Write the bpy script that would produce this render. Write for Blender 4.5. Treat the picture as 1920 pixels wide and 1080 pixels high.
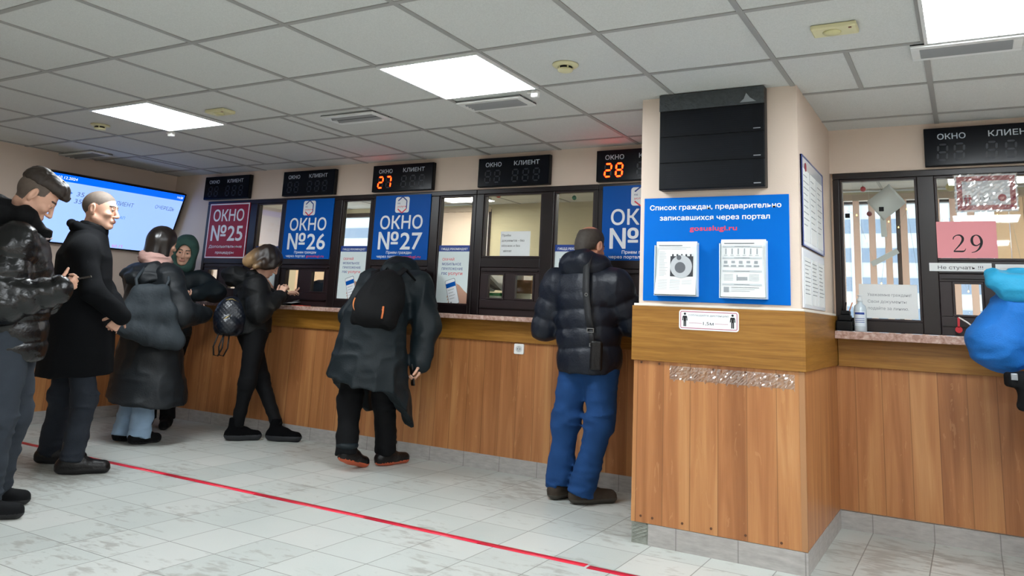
import bpy, bmesh, math, random
import numpy as np
from mathutils import Vector, Matrix
for o in list(bpy.data.objects): bpy.data.objects.remove(o, do_unlink=True)
SC = bpy.context.scene; COL = SC.collection
random.seed(7)
# ---------------------------------------------------------------- camera, world, exposure, ceiling lights
cam_d = bpy.data.cameras.new('camera'); cam = bpy.data.objects.new('camera', cam_d); COL.objects.link(cam)
cam_d.sensor_fit = 'HORIZONTAL'; cam_d.sensor_width = 36.0; cam_d.lens = 1449.83/1920*36
cam_d.shift_x = -29.77/1920; cam_d.shift_y = -228.0/1920; cam_d.clip_start = .05
_f = Vector((-.48745, .8527, .18786)); _r = Vector((.8716, .48801, .04649)); _u = Vector((.05204, -.1864, .9811))
cam.matrix_world = Matrix(((_r.x, _u.x, -_f.x, 2.58659), (_r.y, _u.y, -_f.y, -4.83795), (_r.z, _u.z, -_f.z, 1.07296), (0, 0, 0, 1)))
SC.camera = cam
SC.view_settings.view_transform = 'Standard'; SC.view_settings.look = 'None'
SC.view_settings.gamma = 1; SC.view_settings.use_curve_mapping = False
SC.view_settings.exposure = 0.0
world = bpy.data.worlds.new('overcast_sky'); SC.world = world; world.use_nodes = True
bg = world.node_tree.nodes['Background']; bg.inputs[0].default_value = (.86, .93, 1, 1); bg.inputs[1].default_value = 2.6
HALL_GLOW = 35.0      # radiance of the hall's ceiling panels
OFFICE_GLOW = 21.0     # radiance of the office ceiling panels
# ---------------------------------------------------------------- materials
def lin(c):
    if isinstance(c, str): c = tuple(int(c[i:i+2], 16)/255 for i in (0, 2, 4))
    return tuple((x/12.92 if x <= .04045 else ((x+.055)/1.055)**2.4) for x in c[:3])+(1,)
MATS = {}
def mat(name, color, rough=.5, metal=0., noise=0., nscale=8., bump=0., bscale=60., emit=0., coat=0., spec=None, stretch=(1,1,1)):
    if name in MATS: return MATS[name]
    m = bpy.data.materials.new(name); MATS[name] = m; m.use_nodes = True
    nt = m.node_tree; b = nt.nodes['Principled BSDF']; c = lin(color)
    b.inputs['Base Color'].default_value = c; b.inputs['Roughness'].default_value = rough; b.inputs['Metallic'].default_value = metal
    if coat: b.inputs['Coat Weight'].default_value = coat
    if spec is not None: b.inputs['Specular IOR Level'].default_value = spec
    if emit: b.inputs['Emission Color'].default_value = c; b.inputs['Emission Strength'].default_value = emit
    if noise or bump:
        tc = nt.nodes.new('ShaderNodeTexCoord'); mp = nt.nodes.new('ShaderNodeMapping'); mp.inputs['Scale'].default_value = stretch
        nt.links.new(tc.outputs['Object'], mp.inputs['Vector'])
    if noise:
        n = nt.nodes.new('ShaderNodeTexNoise'); n.inputs['Scale'].default_value = nscale; n.inputs['Detail'].default_value = 5
        nt.links.new(mp.outputs[0], n.inputs['Vector'])
        mx = nt.nodes.new('ShaderNodeMix'); mx.data_type = 'RGBA'
        mx.inputs['A'].default_value = tuple(max(0, x*(1-noise)) for x in c[:3])+(1,)
        mx.inputs['B'].default_value = tuple(min(1, x*(1+noise)+noise*.004) for x in c[:3])+(1,)
        nt.links.new(n.outputs['Fac'], mx.inputs['Factor']); nt.links.new(mx.outputs['Result'], b.inputs['Base Color'])
    if bump:
        n2 = nt.nodes.new('ShaderNodeTexNoise'); n2.inputs['Scale'].default_value = bscale; n2.inputs['Detail'].default_value = 4
        nt.links.new(mp.outputs[0], n2.inputs['Vector'])
        bp = nt.nodes.new('ShaderNodeBump'); bp.inputs['Strength'].default_value = bump; bp.inputs['Distance'].default_value = .01
        nt.links.new(n2.outputs['Fac'], bp.inputs['Height']); nt.links.new(bp.outputs[0], b.inputs['Normal'])
    return m
class NG:
    """tiny node-graph helper"""
    def __init__(s, name):
        s.m = bpy.data.materials.new(name); MATS[name] = s.m; s.m.use_nodes = True; s.nt = s.m.node_tree; s.b = s.nt.nodes['Principled BSDF']
        s.tc = s.nt.nodes.new('ShaderNodeTexCoord')
    def n(s, t, **k):
        x = s.nt.nodes.new('ShaderNode'+t)
        for a, v in k.items(): setattr(x, a, v)
        return x
    def l(s, a, b): s.nt.links.new(a, b)
    def val(s, sock, v):
        if hasattr(v, 'is_linked') or isinstance(v, bpy.types.NodeSocket): s.l(v, sock)
        else: sock.default_value = v
    def math(s, op, a, b=0.):
        x = s.n('Math', operation=op); s.val(x.inputs[0], a); s.val(x.inputs[1], b); return x.outputs[0]
    def noise(s, vec, scale, detail=4, rough=.5, dist=0.):
        x = s.n('TexNoise'); s.l(vec, x.inputs['Vector']); x.inputs['Scale'].default_value = scale; x.inputs['Detail'].default_value = detail
        x.inputs['Roughness'].default_value = rough; x.inputs['Distortion'].default_value = dist; return x.outputs['Fac']
    def ramp(s, fac, stops):
        x = s.n('ValToRGB'); s.l(fac, x.inputs[0]); e = x.color_ramp.elements
        while len(e) < len(stops): e.new(.5)
        for i, (p, c) in enumerate(stops): e[i].position = p; e[i].color = lin(c)
        return x.outputs[0]
    def mix(s, fac, a, b, blend='MIX'):
        x = s.n('Mix', data_type='RGBA', blend_type=blend); s.val(x.inputs['Factor'], fac); s.val(x.inputs['A'], a); s.val(x.inputs['B'], b); return x.outputs['Result']
    def comb(s, x, y, z):
        c = s.n('CombineXYZ'); s.val(c.inputs[0], x); s.val(c.inputs[1], y); s.val(c.inputs[2], z); return c.outputs[0]
    def sep(s, v):
        c = s.n('SeparateXYZ'); s.l(v, c.inputs[0]); return c.outputs
    def bump(s, h, st, d=.01):
        x = s.n('Bump'); x.inputs['Strength'].default_value = st; x.inputs['Distance'].default_value = d; s.l(h, x.inputs['Height']); s.l(x.outputs[0], s.b.inputs['Normal'])
    def base(s, c): s.l(c, s.b.inputs['Base Color'])
def wood_planks(name, plank=.137, seed=0., cols=('925c34','ab7043','ba814f','c89361')):
    """laminate board printed with narrow upright planks"""
    g = NG(name); x, y, z = g.sep(g.tc.outputs['Object'])[:3]
    u = g.math('ADD', g.math('ADD', x, y), seed)
    pid = g.math('FLOOR', g.math('DIVIDE', u, plank)); fr = g.math('FRACT', g.math('DIVIDE', u, plank))
    v = g.comb(g.math('MULTIPLY', u, 16), pid, g.math('MULTIPLY', z, .9))
    n1 = g.noise(v, 1.0, 3, .5, .8)
    n2 = g.noise(g.comb(g.math('MULTIPLY', u, 240), pid, g.math('MULTIPLY', z, 5)), 1.0, 2)
    wn = g.n('TexWhiteNoise', noise_dimensions='1D'); g.l(pid, wn.inputs['W'])
    f = g.math('ADD', g.math('MULTIPLY', n1, .75), g.math('ADD', g.math('MULTIPLY', n2, .18), g.math('MULTIPLY', wn.outputs['Value'], .16)))
    c = g.ramp(f, [(.3, cols[0]), (.5, cols[1]), (.64, cols[2]), (.8, cols[3])])
    sid = g.math('FRACT', g.math('DIVIDE', u, plank/3)); strip = g.math('MULTIPLY', g.math('ABSOLUTE', g.math('SUBTRACT', sid, .5)), .14)
    c = g.mix(strip, c, lin(cols[0]))
    # pale cathedral flames in each plank
    flame = g.noise(g.comb(g.math('MULTIPLY', u, 30), g.math('MULTIPLY', pid, 3.3), g.math('MULTIPLY', z, 6)), 1.0, 3, .6, 1.2)
    fm = g.math('MULTIPLY', g.math('GREATER_THAN', flame, .66), .33)
    c = g.mix(fm, c, lin(cols[3]))
    line = g.math('LESS_THAN', fr, .03); c = g.mix(g.math('MULTIPLY', line, .5), c, lin('5d3a20'))
    g.base(c); g.b.inputs['Roughness'].default_value = .38
    return g.m
def wood_band(name, cols):
    g = NG(name); x, y, z = g.sep(g.tc.outputs['Object'])[:3]; u = g.math('ADD', x, y)
    n = g.noise(g.comb(g.math('MULTIPLY', u, 2.2), 0, g.math('MULTIPLY', z, 55)), 1.0, 5, .6, .6)
    n2 = g.noise(g.comb(g.math('MULTIPLY', u, 12), 3, g.math('MULTIPLY', z, 300)), 1.0, 2)
    f = g.math('ADD', g.math('MULTIPLY', n, .75), g.math('MULTIPLY', n2, .25))
    g.base(g.ramp(f, [(.28, cols[0]), (.5, cols[1]), (.72, cols[2])])); g.b.inputs['Roughness'].default_value = .4
    return g.m
# ---------------------------------------------------------------- mesh helpers
WL = {}
def wl(o): return WL.get(o.name, Vector((0, 0, 0)))
def tag(o, label=None, cat=None, group=None, kind=None):
    if label: o['label'] = label
    if cat: o['category'] = cat
    if group: o['group'] = group
    if kind: o['kind'] = kind
    return o
def thing(name, label, cat, loc=(0, 0, 0), group=None):
    o = bpy.data.objects.new(name, None); COL.objects.link(o); o.location = loc; o.empty_display_size = .1
    WL[o.name] = Vector(loc); return tag(o, label, cat, group)
def link(name, me, mats, parent=None, loc=None):
    """link mesh data given in world coordinates; the origin moves to the parent (or loc)"""
    base = wl(parent) if parent else Vector(loc or (0, 0, 0))
    if base.length: me.transform(Matrix.Translation(-base))
    o = bpy.data.objects.new(name, me); COL.objects.link(o)
    for m in (mats if isinstance(mats, (list, tuple)) else [mats]): me.materials.append(m)
    if parent: o.parent = parent
    else: o.location = base
    WL[o.name] = base.copy(); return o
class MB:
    def __init__(s, M=None): s.bm = bmesh.new(); s.mi = 0; s.M = M
    def _done(s, vs):
        for v in vs:
            for f in v.link_faces:
                if f.tag is False: f.material_index = s.mi
        return s
    def _face(s, vs, smooth=False):
        f = s.bm.faces.new(vs); f.material_index = s.mi; f.smooth = smooth; return f
    def box(s, x0, x1, y0, y1, z0, z1, bev=0.):
        P = [(x, y, z) for x in (x0, x1) for y in (y0, y1) for z in (z0, z1)]
        v = [s.bm.verts.new(p) for p in P]; fs = []
        for q in ((0,1,3,2),(4,6,7,5),(0,4,5,1),(2,3,7,6),(0,2,6,4),(1,5,7,3)): fs.append(s._face([v[i] for i in q]))
        if bev:
            es = list({e for f in fs for e in f.edges}); bmesh.ops.bevel(s.bm, geom=es, offset=bev, segments=2, affect='EDGES', profile=.5)
        return s
    def frame(s, x0, x1, z0, z1, w, y0, y1, bev=0.):
        s.box(x0, x1, y0, y1, z1-w, z1, bev); s.box(x0, x1, y0, y1, z0, z0+w, bev)
        s.box(x0, x0+w, y0, y1, z0+w, z1-w, bev); s.box(x1-w, x1, y0, y1, z0+w, z1-w, bev); return s
    def prism(s, pts, y0, y1):
        """polygon in x,z extruded along y"""
        a = [s.bm.verts.new((p[0], y0, p[1])) for p in pts]; b = [s.bm.verts.new((p[0], y1, p[1])) for p in pts]
        s._face(a); s._face(b[::-1])
        for i in range(len(pts)):
            j = (i+1) % len(pts); s._face([a[j], a[i], b[i], b[j]])
        return s
    def rbox(s, x0, x1, z0, z1, r, y0, y1, n=5):
        pts = []
        for cx, cz, a0 in ((x1-r, z0+r, -90), (x1-r, z1-r, 0), (x0+r, z1-r, 90), (x0+r, z0+r, 180)):
            for i in range(n+1):
                a = math.radians(a0+90*i/n); pts.append((cx+r*math.cos(a), cz+r*math.sin(a)))
        return s.prism(pts, y0, y1)
    def tube(s, pts, r, n=10, caps=True, closed=False):
        pts = [Vector(p) for p in pts]; rings = []; N = len(pts); pu = None
        for i, p in enumerate(pts):
            d = (pts[min(i+1, N-1)]-pts[max(i-1, 0)]).normalized()
            u = d.orthogonal().normalized() if pu is None else (pu-d*pu.dot(d)).normalized()
            pu = u; w = d.cross(u); rr = r[i] if isinstance(r, (list, tuple)) else r
            rings.append([s.bm.verts.new(p+(u*math.cos(2*math.pi*k/n)+w*math.sin(2*math.pi*k/n))*rr) for k in range(n)])
        for i in range(N-1):
            for k in range(n): s._face([rings[i][k], rings[i][(k+1) % n], rings[i+1][(k+1) % n], rings[i+1][k]], True)
        if caps: s._face(rings[0][::-1]); s._face(rings[-1])
        return s
    def strip(s, pts, nrm, w, t):
        """flat band through pts; nrm(i) gives the outward normal, w width, t thickness"""
        pts = [Vector(p) for p in pts]; N = len(pts); R = []
        for i, p in enumerate(pts):
            d = (pts[min(i+1, N-1)]-pts[max(i-1, 0)]).normalized(); n = Vector(nrm(i) if callable(nrm) else nrm); n = (n-d*n.dot(d)).normalized(); sd = d.cross(n)
            R.append([s.bm.verts.new(p+sd*a*w/2+n*b*t) for a, b in ((-1, 0), (1, 0), (1, 1), (-1, 1))])
        for i in range(N-1):
            for k in range(4): s._face([R[i][k], R[i][(k+1) % 4], R[i+1][(k+1) % 4], R[i+1][k]], True)
        s._face(R[0][::-1]); s._face(R[-1]); return s
    def lathe(s, c, prof, n=24, axis='z'):
        c = Vector(c); rings = []
        for r, h in prof:
            ring = []
            for k in range(n):
                a = 2*math.pi*k/n; p = (r*math.cos(a), r*math.sin(a), h) if axis == 'z' else (r*math.cos(a), h, r*math.sin(a))
                ring.append(s.bm.verts.new(c+Vector(p)))
            rings.append(ring)
        for i in range(len(rings)-1):
            for k in range(n): s._face([rings[i][k], rings[i][(k+1) % n], rings[i+1][(k+1) % n], rings[i+1][k]], True)
        s._face(rings[0][::-1]); s._face(rings[-1]); return s
    def disc(s, cx, cz, r, y0, y1, n=24): return s.prism([(cx+r*math.cos(2*math.pi*k/n), cz+r*math.sin(2*math.pi*k/n)) for k in range(n)], y0, y1)
    def ring(s, cx, cz, r0, r1, y, n=32, a0=0, a1=360, yb=None):
        yb = y+.0006 if yb is None else yb
        for k in range(n):
            A = math.radians(a0+(a1-a0)*k/n); B = math.radians(a0+(a1-a0)*(k+1)/n)
            s.prism([(cx+r0*math.cos(A), cz+r0*math.sin(A)), (cx+r1*math.cos(A), cz+r1*math.sin(A)), (cx+r1*math.cos(B), cz+r1*math.sin(B)), (cx+r0*math.cos(B), cz+r0*math.sin(B))], y, yb)
        return s
    def build(s, name, mats, parent=None, loc=None):
        if s.M is not None: s.bm.transform(s.M)
        bmesh.ops.recalc_face_normals(s.bm, faces=s.bm.faces[:])
        me = bpy.data.meshes.new(name); s.bm.to_mesh(me); s.bm.free()
        return link(name, me, mats, parent, loc)
def struct(name, mb, m): return tag(mb.build(name, m), kind='structure')
def text(parent, s, x, z, h, m, y=0., w=None, align='l', bold=0., name='lettering', M=None, depth=.0006, serif=0.):
    """flat lettering on a wall facing -y; x,z is the lower corner (or centre/right), h the height of a capital letter"""
    cu = bpy.data.curves.new('t', 'FONT'); cu.body = s; cu.size = 1; cu.resolution_u = 3
    ob = bpy.data.objects.new('t', cu); COL.objects.link(ob); bpy.context.view_layer.update()
    me = bpy.data.meshes.new_from_object(ob.evaluated_get(bpy.context.evaluated_depsgraph_get()))
    bpy.data.objects.remove(ob); bpy.data.curves.remove(cu)
    n = len(me.vertices); co = np.zeros(n*3, np.float32)
    if n == 0: print('EMPTY TEXT', s); return None
    me.vertices.foreach_get('co', co); co = co.reshape(-1, 3)
    sc = h/.73; lo, hi = co[:, 0].min(), co[:, 0].max(); sx = (w/(hi-lo)) if w else sc*.95
    X = (co[:, 0]-lo)*sx; W = (hi-lo)*sx; X += x-(0 if align == 'l' else W/2 if align == 'c' else W); Zc = z+co[:, 1]*sc
    polys = [list(p.vertices) for p in me.polygons]; bpy.data.meshes.remove(me)
    b = bold*1.25*sc; offs = [(0, 0)]+([(b, 0), (-b, 0), (0, b), (0, -b), (.7*b, .7*b), (-.7*b, .7*b), (.7*b, -.7*b), (-.7*b, -.7*b)] if bold else [])
    vs, fs = [], []
    for k, (dx, dz) in enumerate(offs):
        vs.append(np.stack([X+dx, np.full(n, y-depth-k*8e-6), Zc+dz], 1)); fs += [[i+k*n for i in p] for p in polys]
    co2 = np.concatenate(vs)
    if M is not None: co2 = co2 @ np.array(M.to_3x3()).T+np.array(M.translation)
    me = bpy.data.meshes.new(name); me.from_pydata(co2.tolist(), [], fs); me.update()
    return link(name, me, m, parent)
# ---------------------------------------------------------------- implicit surfaces for bodies, clothes and soft goods
_rng = np.random.RandomState(3); _lat = _rng.rand(32, 32, 32).astype(np.float32)
def vnoise(P, f, off=0.):
    """smooth value noise in 0..1 at points P (N,3); f scalar or 3 frequencies"""
    Q = P*np.asarray(f, np.float32)+off+100.; I = np.floor(Q).astype(np.int64); t = Q-I; t = t*t*(3-2*t); I &= 31; J = (I+1) & 31; r = 0
    for a in (0, 1):
        for b in (0, 1):
            for c in (0, 1):
                w = (t[:, 0] if a else 1-t[:, 0])*(t[:, 1] if b else 1-t[:, 1])*(t[:, 2] if c else 1-t[:, 2])
                r = r+w*_lat[(J if a else I)[:, 0], (J if b else I)[:, 1], (J if c else I)[:, 2]]
    return r
def V3(p): return np.asarray(p, np.float32)
def unit(v): v = np.asarray(v, float); return v/np.linalg.norm(v)
class Sdf:
    def __init__(s, h, k=.02): s.h = h; s.k = k; s.ops = []; s.lo = np.full(3, 1e9); s.hi = np.full(3, -1e9); s.fine = []; s.disp = []
    def _grow(s, lo, hi): s.lo = np.minimum(s.lo, lo); s.hi = np.maximum(s.hi, hi)
    def _op(s, op, lo, hi, fn, k):
        lo = np.asarray(lo, float); hi = np.asarray(hi, float)
        if op == 'u': s._grow(lo, hi)
        s.ops.append((op, lo, hi, fn, s.k if k is None else k)); return s
    def cap(s, a, b, ra, rb=None, k=None, flat=None, q=None, op='u'):
        a, b = V3(a), V3(b); rb = ra if rb is None else rb; ba = b-a; L2 = max(float(ba @ ba), 1e-9); m = max(ra, rb)+(q[1] if q else 0)
        fl = (V3(unit(flat[0])), flat[1]) if flat else None
        def fn(P):
            pa = P-a; t = np.clip((pa @ ba)/L2, 0, 1); d = pa-t[:, None]*ba; r = ra+(rb-ra)*t
            if q: r = r+q[1]*(np.abs(np.sin(math.pi*(q[0]*t+(q[2] if len(q) > 2 else 0))))**.6-.7)
            if fl is not None:
                e = d @ fl[0]; l2 = np.einsum('ij,ij->i', d, d); return np.sqrt(np.maximum(l2-e*e, 0)+(e/fl[1])**2)-r
            return np.sqrt(np.einsum('ij,ij->i', d, d))-r
        return s._op(op, np.minimum(a, b)-m, np.maximum(a, b)+m, fn, k)
    def chain(s, pts, rs, k=None, **kw):
        for i in range(len(pts)-1): s.cap(pts[i], pts[i+1], rs[i], rs[i+1], k, **kw)
        return s
    def ell(s, c, r, ax=None, k=None, op='u'):
        c = V3(c); r = V3(r); A = V3(np.eye(3) if ax is None else ax); e = np.abs(A.T) @ r
        def fn(P):
            q = (P-c) @ A.T; k0 = np.linalg.norm(q/r, axis=1); k1 = np.linalg.norm(q/(r*r), axis=1); return k0*(k0-1)/np.maximum(k1, 1e-6)
        return s._op(op, c-e, c+e, fn, k)
    def box(s, c, half, ax=None, rd=.01, k=None, op='u'):
        c = V3(c); hh = V3(half)-rd; A = V3(np.eye(3) if ax is None else ax); e = np.abs(A.T) @ V3(half)
        def fn(P):
            q = np.abs((P-c) @ A.T)-hh; return np.linalg.norm(np.maximum(q, 0), axis=1)+np.minimum(q.max(1), 0)-rd
        return s._op(op, c-e, c+e, fn, k)
    def tor(s, c, ax, R, r, k=None, squash=None, op='u'):
        """ring of radius R, tube r, around axis ax; squash=(dir,factor) squeezes the ring"""
        c = V3(c); n = V3(unit(ax)); m = R*(max(1, squash[1]) if squash else 1)+r; sd = V3(unit(squash[0])) if squash else None
        def fn(P):
            p = P-c; h = p @ n; f = p-h[:, None]*n
            if sd is not None: e = f @ sd; f = f+(e*(1/squash[1]-1))[:, None]*sd
            return np.sqrt((np.linalg.norm(f, axis=1)-R)**2+h*h)-r
        return s._op(op, c-m, c+m, fn, k)
    def plane(s, p, n, k=0.):
        """keep only the side the normal points away from"""
        p = V3(p); n = V3(unit(n)); s.ops.append(('i', None, None, lambda P: (P-p) @ n, k)); return s
    def wrinkle(s, f, amp, ridge=True, off=0., where=None):
        def fn(P):
            v = vnoise(P, f, off); v = (1-np.abs(2*v-1))**2 if ridge else v-.5
            return -amp*v*(1. if where is None else where(P))
        s.disp.append(fn); return s
    def field(s, fn): s.disp.append(fn); return s
    def mesh(s, smooth=2):
        lo, hi = s.lo-2.5*s.h-.012, s.hi+2.5*s.h+.012; ax = []
        for i in range(3):
            x = lo[i]; c = [x]
            while x < hi[i]:
                st = s.h
                for a, b, hf in s.fine:
                    if a[i]-s.h <= x <= b[i]: st = min(st, hf)
                x += st; c.append(x)
            ax.append(np.array(c, np.float32))
        n = [len(c) for c in ax]; D = np.full(n, 1., np.float32)
        def sub(l, h):
            sl = []
            for i in range(3):
                i0 = max(0, np.searchsorted(ax[i], l[i])-1); i1 = min(n[i], np.searchsorted(ax[i], h[i])+1); sl.append(slice(i0, i1))
            return tuple(sl)
        def pts(sl):
            g = np.meshgrid(ax[0][sl[0]], ax[1][sl[1]], ax[2][sl[2]], indexing='ij'); return np.stack([v.ravel() for v in g], 1)
        for op, l, h, fn, k in s.ops:
            sl = (slice(0, n[0]), slice(0, n[1]), slice(0, n[2])) if l is None else sub(l-k-2*s.h-.01, h+k+2*s.h+.01)
            o = D[sl]
            if o.size == 0: continue
            v = fn(pts(sl)).reshape(o.shape).astype(np.float32)
            if op == 'u': D[sl] = np.minimum(o, v)-(np.maximum(k-np.abs(o-v), 0)**2/(4*k) if k > 0 else 0)
            else:
                v = -v if op == 's' else v
                D[sl] = np.maximum(o, v)+(np.maximum(k-np.abs(o-v), 0)**2/(4*k) if k > 0 else 0)
        if s.disp:
            m = np.argwhere(np.abs(D) < .035+s.h)
            P = np.stack([ax[i][m[:, i]] for i in range(3)], 1); t = 0
            for fn in s.disp: t = t+fn(P)
            D[m[:, 0], m[:, 1], m[:, 2]] += t.astype(np.float32)
        S = D < 0
        for sl in ((0,), (-1,)):
            S[sl[0], :, :] = False; S[:, sl[0], :] = False; S[:, :, sl[0]] = False
        D = np.where((D < 0) & ~S, 1e-4, D)
        cnt = np.zeros([x-1 for x in n], np.int8)
        for a in (0, 1):
            for b in (0, 1):
                for c in (0, 1): cnt += S[a:n[0]-1+a, b:n[1]-1+b, c:n[2]-1+c]
        cells = np.argwhere((cnt > 0) & (cnt < 8)); N = len(cells); idx = np.full([x-1 for x in n], -1, np.int64); idx[tuple(cells.T)] = np.arange(N)
        cr = [(a, b, c) for a in (0, 1) for b in (0, 1) for c in (0, 1)]
        vals = np.stack([D[cells[:, 0]+a, cells[:, 1]+b, cells[:, 2]+c] for a, b, c in cr], 1)
        X = [np.stack([ax[i][cells[:, i]], ax[i][cells[:, i]+1]], 1) for i in range(3)]
        acc = np.zeros((N, 3)); num = np.zeros(N)
        for i in range(8):
            for j in range(i+1, 8):
                if sum(abs(cr[i][t]-cr[j][t]) for t in range(3)) != 1: continue
                va, vb = vals[:, i], vals[:, j]; m = (va < 0) != (vb < 0); t = np.where(m, va/np.where(va-vb == 0, 1, va-vb), 0)
                for q in range(3):
                    pa, pb = X[q][:, cr[i][q]], X[q][:, cr[j][q]]; acc[:, q] += np.where(m, pa+(pb-pa)*t, 0)
                num += m
        verts = acc/np.maximum(num, 1)[:, None]; F = []
        for q in range(3):
            a = [slice(None)]*3; b = [slice(None)]*3; a[q] = slice(0, -1); b[q] = slice(1, None)
            s0, s1 = S[tuple(a)], S[tuple(b)]; e = np.argwhere(s0 != s1); u, w = (q+1) % 3, (q+2) % 3
            e = e[(e[:, u] > 0) & (e[:, w] > 0)]
            ins = s0[tuple(e.T)]; quad = []
            for du, dw in ((-1, -1), (0, -1), (0, 0), (-1, 0)):
                c = e.copy(); c[:, u] += du; c[:, w] += dw; quad.append(idx[tuple(c.T)])
            quad = np.stack(quad, 1); quad[~ins] = quad[~ins][:, ::-1]; F.append(quad)
        F = np.concatenate(F); F = F[(F >= 0).all(1)]
        E = np.unique(np.sort(np.concatenate([F[:, [0, 1]], F[:, [1, 2]], F[:, [2, 3]], F[:, [3, 0]]]), 1), axis=0)
        deg = np.maximum(np.bincount(E.ravel(), minlength=N), 1)[:, None]
        for it in range(smooth*2):
            sm = np.zeros_like(verts)
            for c in range(3): sm[:, c] = np.bincount(E[:, 0], verts[E[:, 1], c], N)+np.bincount(E[:, 1], verts[E[:, 0], c], N)
            verts = verts+(sm/deg-verts)*(.55 if it % 2 == 0 else -.4)
        return verts, F
    def build(s, name, mats, parent=None, loc=None, smooth=2, mi=None):
        v, F = s.mesh(smooth); me = bpy.data.meshes.new(name); nf = len(F)
        if nf == 0: print('EMPTY SDF', name)
        me.vertices.add(len(v)); me.vertices.foreach_set('co', v.astype(np.float32).ravel())
        me.loops.add(nf*4); me.loops.foreach_set('vertex_index', F.astype(np.int32).ravel())
        me.polygons.add(nf); me.polygons.foreach_set('loop_start', np.arange(0, nf*4, 4, dtype=np.int32))
        if mi is not None: me.polygons.foreach_set('material_index', mi(v[F].mean(1)).astype(np.int32))
        me.polygons.foreach_set('use_smooth', np.ones(nf, bool)); me.update(calc_edges=True); me.validate()
        return link(name, me, mats, parent, loc)
# ---------------------------------------------------------------- surface materials
def floor_mat():
    g = NG('floor_tiles'); x, y, z = g.sep(g.tc.outputs['Object'])[:3]; T = .2962
    u = g.math('DIVIDE', x, T); v = g.math('DIVIDE', g.math('ADD', y, .278), T)
    fu, fv = g.math('FRACT', u), g.math('FRACT', v)
    eu = g.math('MINIMUM', fu, g.math('SUBTRACT', 1., fu)); ev = g.math('MINIMUM', fv, g.math('SUBTRACT', 1., fv))
    grout = g.math('LESS_THAN', g.math('MINIMUM', eu, ev), .0085)
    wn = g.n('TexWhiteNoise', noise_dimensions='2D'); g.l(g.comb(g.math('FLOOR', u), g.math('FLOOR', v), 0), wn.inputs['Vector'])
    P = g.tc.outputs['Object']
    sp = g.noise(P, 130, 3, .7); cl = g.noise(P, 2.2, 3)
    f = g.math('ADD', g.math('MULTIPLY', wn.outputs['Value'], .26), g.math('ADD', g.math('MULTIPLY', sp, .4), g.math('MULTIPLY', cl, .34)))
    c = g.ramp(f, [(.2, 'a9aeaa'), (.5, 'bcc0bb'), (.8, 'c9c8c3')])
    # muddy shoe marks: streaky blots, patchy over the floor
    d1 = g.noise(g.comb(g.math('MULTIPLY', x, 9), g.math('MULTIPLY', y, 20), 0), 1.0, 3, .6, .3); d2 = g.noise(P, 1.3, 2)
    dm = g.ramp(g.math('ADD', g.math('MULTIPLY', d1, .6), g.math('MULTIPLY', d2, .6)), [(.645, '000000'), (.73, 'ffffff')])
    c = g.mix(g.math('MULTIPLY', dm, .55), c, lin('87827a'))
    c = g.mix(g.math('MULTIPLY', grout, .85), c, lin('6e6c68')); g.base(c)
    rg = g.math('ADD', .3, g.math('MULTIPLY', sp, .22)); g.l(rg, g.b.inputs['Roughness'])
    g.bump(g.math('SUBTRACT', 1., grout), .25, .002); return g.m
def skirt_mat():
    g = NG('skirting_tiles'); x, y, z = g.sep(g.tc.outputs['Object'])[:3]; u = g.math('DIVIDE', g.math('ADD', x, y), .2962)
    fr = g.math('FRACT', u); e = g.math('MINIMUM', fr, g.math('SUBTRACT', 1., fr)); gr = g.math('LESS_THAN', e, .009)
    n = g.noise(g.comb(g.math('MULTIPLY', x, 14), g.math('MULTIPLY', y, 14), g.math('MULTIPLY', z, 60)), 1.0, 5, .6)
    c = g.ramp(n, [(.3, '9b9793'), (.7, 'b3afab')]); g.base(g.mix(g.math('MULTIPLY', gr, .6), c, lin('6a6764'))); g.b.inputs['Roughness'].default_value = .4; return g.m
def ceil_mat():
    g = NG('ceiling_tile'); P = g.tc.outputs['Object']; n = g.noise(P, 190, 3, .7)
    g.base(g.ramp(n, [(.35, 'c6c7c4'), (.65, 'd4d5d2')])); g.b.inputs['Roughness'].default_value = .9; g.bump(n, .12, .003); return g.m
def marble_mat():
    g = NG('pink_marble'); P = g.tc.outputs['Object']; n = g.noise(P, 34, 6, .7, .6)
    g.base(g.ramp(n, [(.3, '8f6a5c'), (.5, 'b8968a'), (.7, 'd6bfb4')])); g.b.inputs['Roughness'].default_value = .25; return g.m
def glass_mat():
    m = bpy.data.materials.new('window_glass'); MATS['glass'] = m; m.use_nodes = True; nt = m.node_tree; nt.nodes.remove(nt.nodes['Principled BSDF'])
    a = nt.nodes.new('ShaderNodeBsdfTransparent'); b = nt.nodes.new('ShaderNodeBsdfGlossy'); b.inputs['Roughness'].default_value = .02; a.inputs[0].default_value = (.95, .97, .96, 1)
    x = nt.nodes.new('ShaderNodeMixShader'); x.inputs[0].default_value = .06
    nt.links.new(a.outputs[0], x.inputs[1]); nt.links.new(b.outputs[0], x.inputs[2]); nt.links.new(x.outputs[0], nt.nodes['Material Output'].inputs['Surface']); return m
M_FLOOR, M_SKIRT, M_CEIL, M_MARBLE, M_GLASS = floor_mat(), skirt_mat(), ceil_mat(), marble_mat(), glass_mat()
M_PLANK = wood_planks('plank_laminate', .137, .05)
M_BAND = wood_band('oak_band', ('70490f', '936423', 'aa7b36'))
M_PEACH = mat('peach_plaster', 'dccabb', .85, noise=.03, nscale=5, bump=.08, bscale=150)
M_CREAM = mat('cream_plaster', 'd0cbae', .85, noise=.03, nscale=4)
M_PINKW = mat('office_partition', 'dccfcd', .8)
M_GRID = mat('ceiling_grid_metal', '9c9b98', .55)
M_FRAME = mat('brown_window_frame', '191011', .33, noise=.15, nscale=20)
M_FRAME2 = mat('brown_hatch_frame', '241618', .4)
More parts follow.
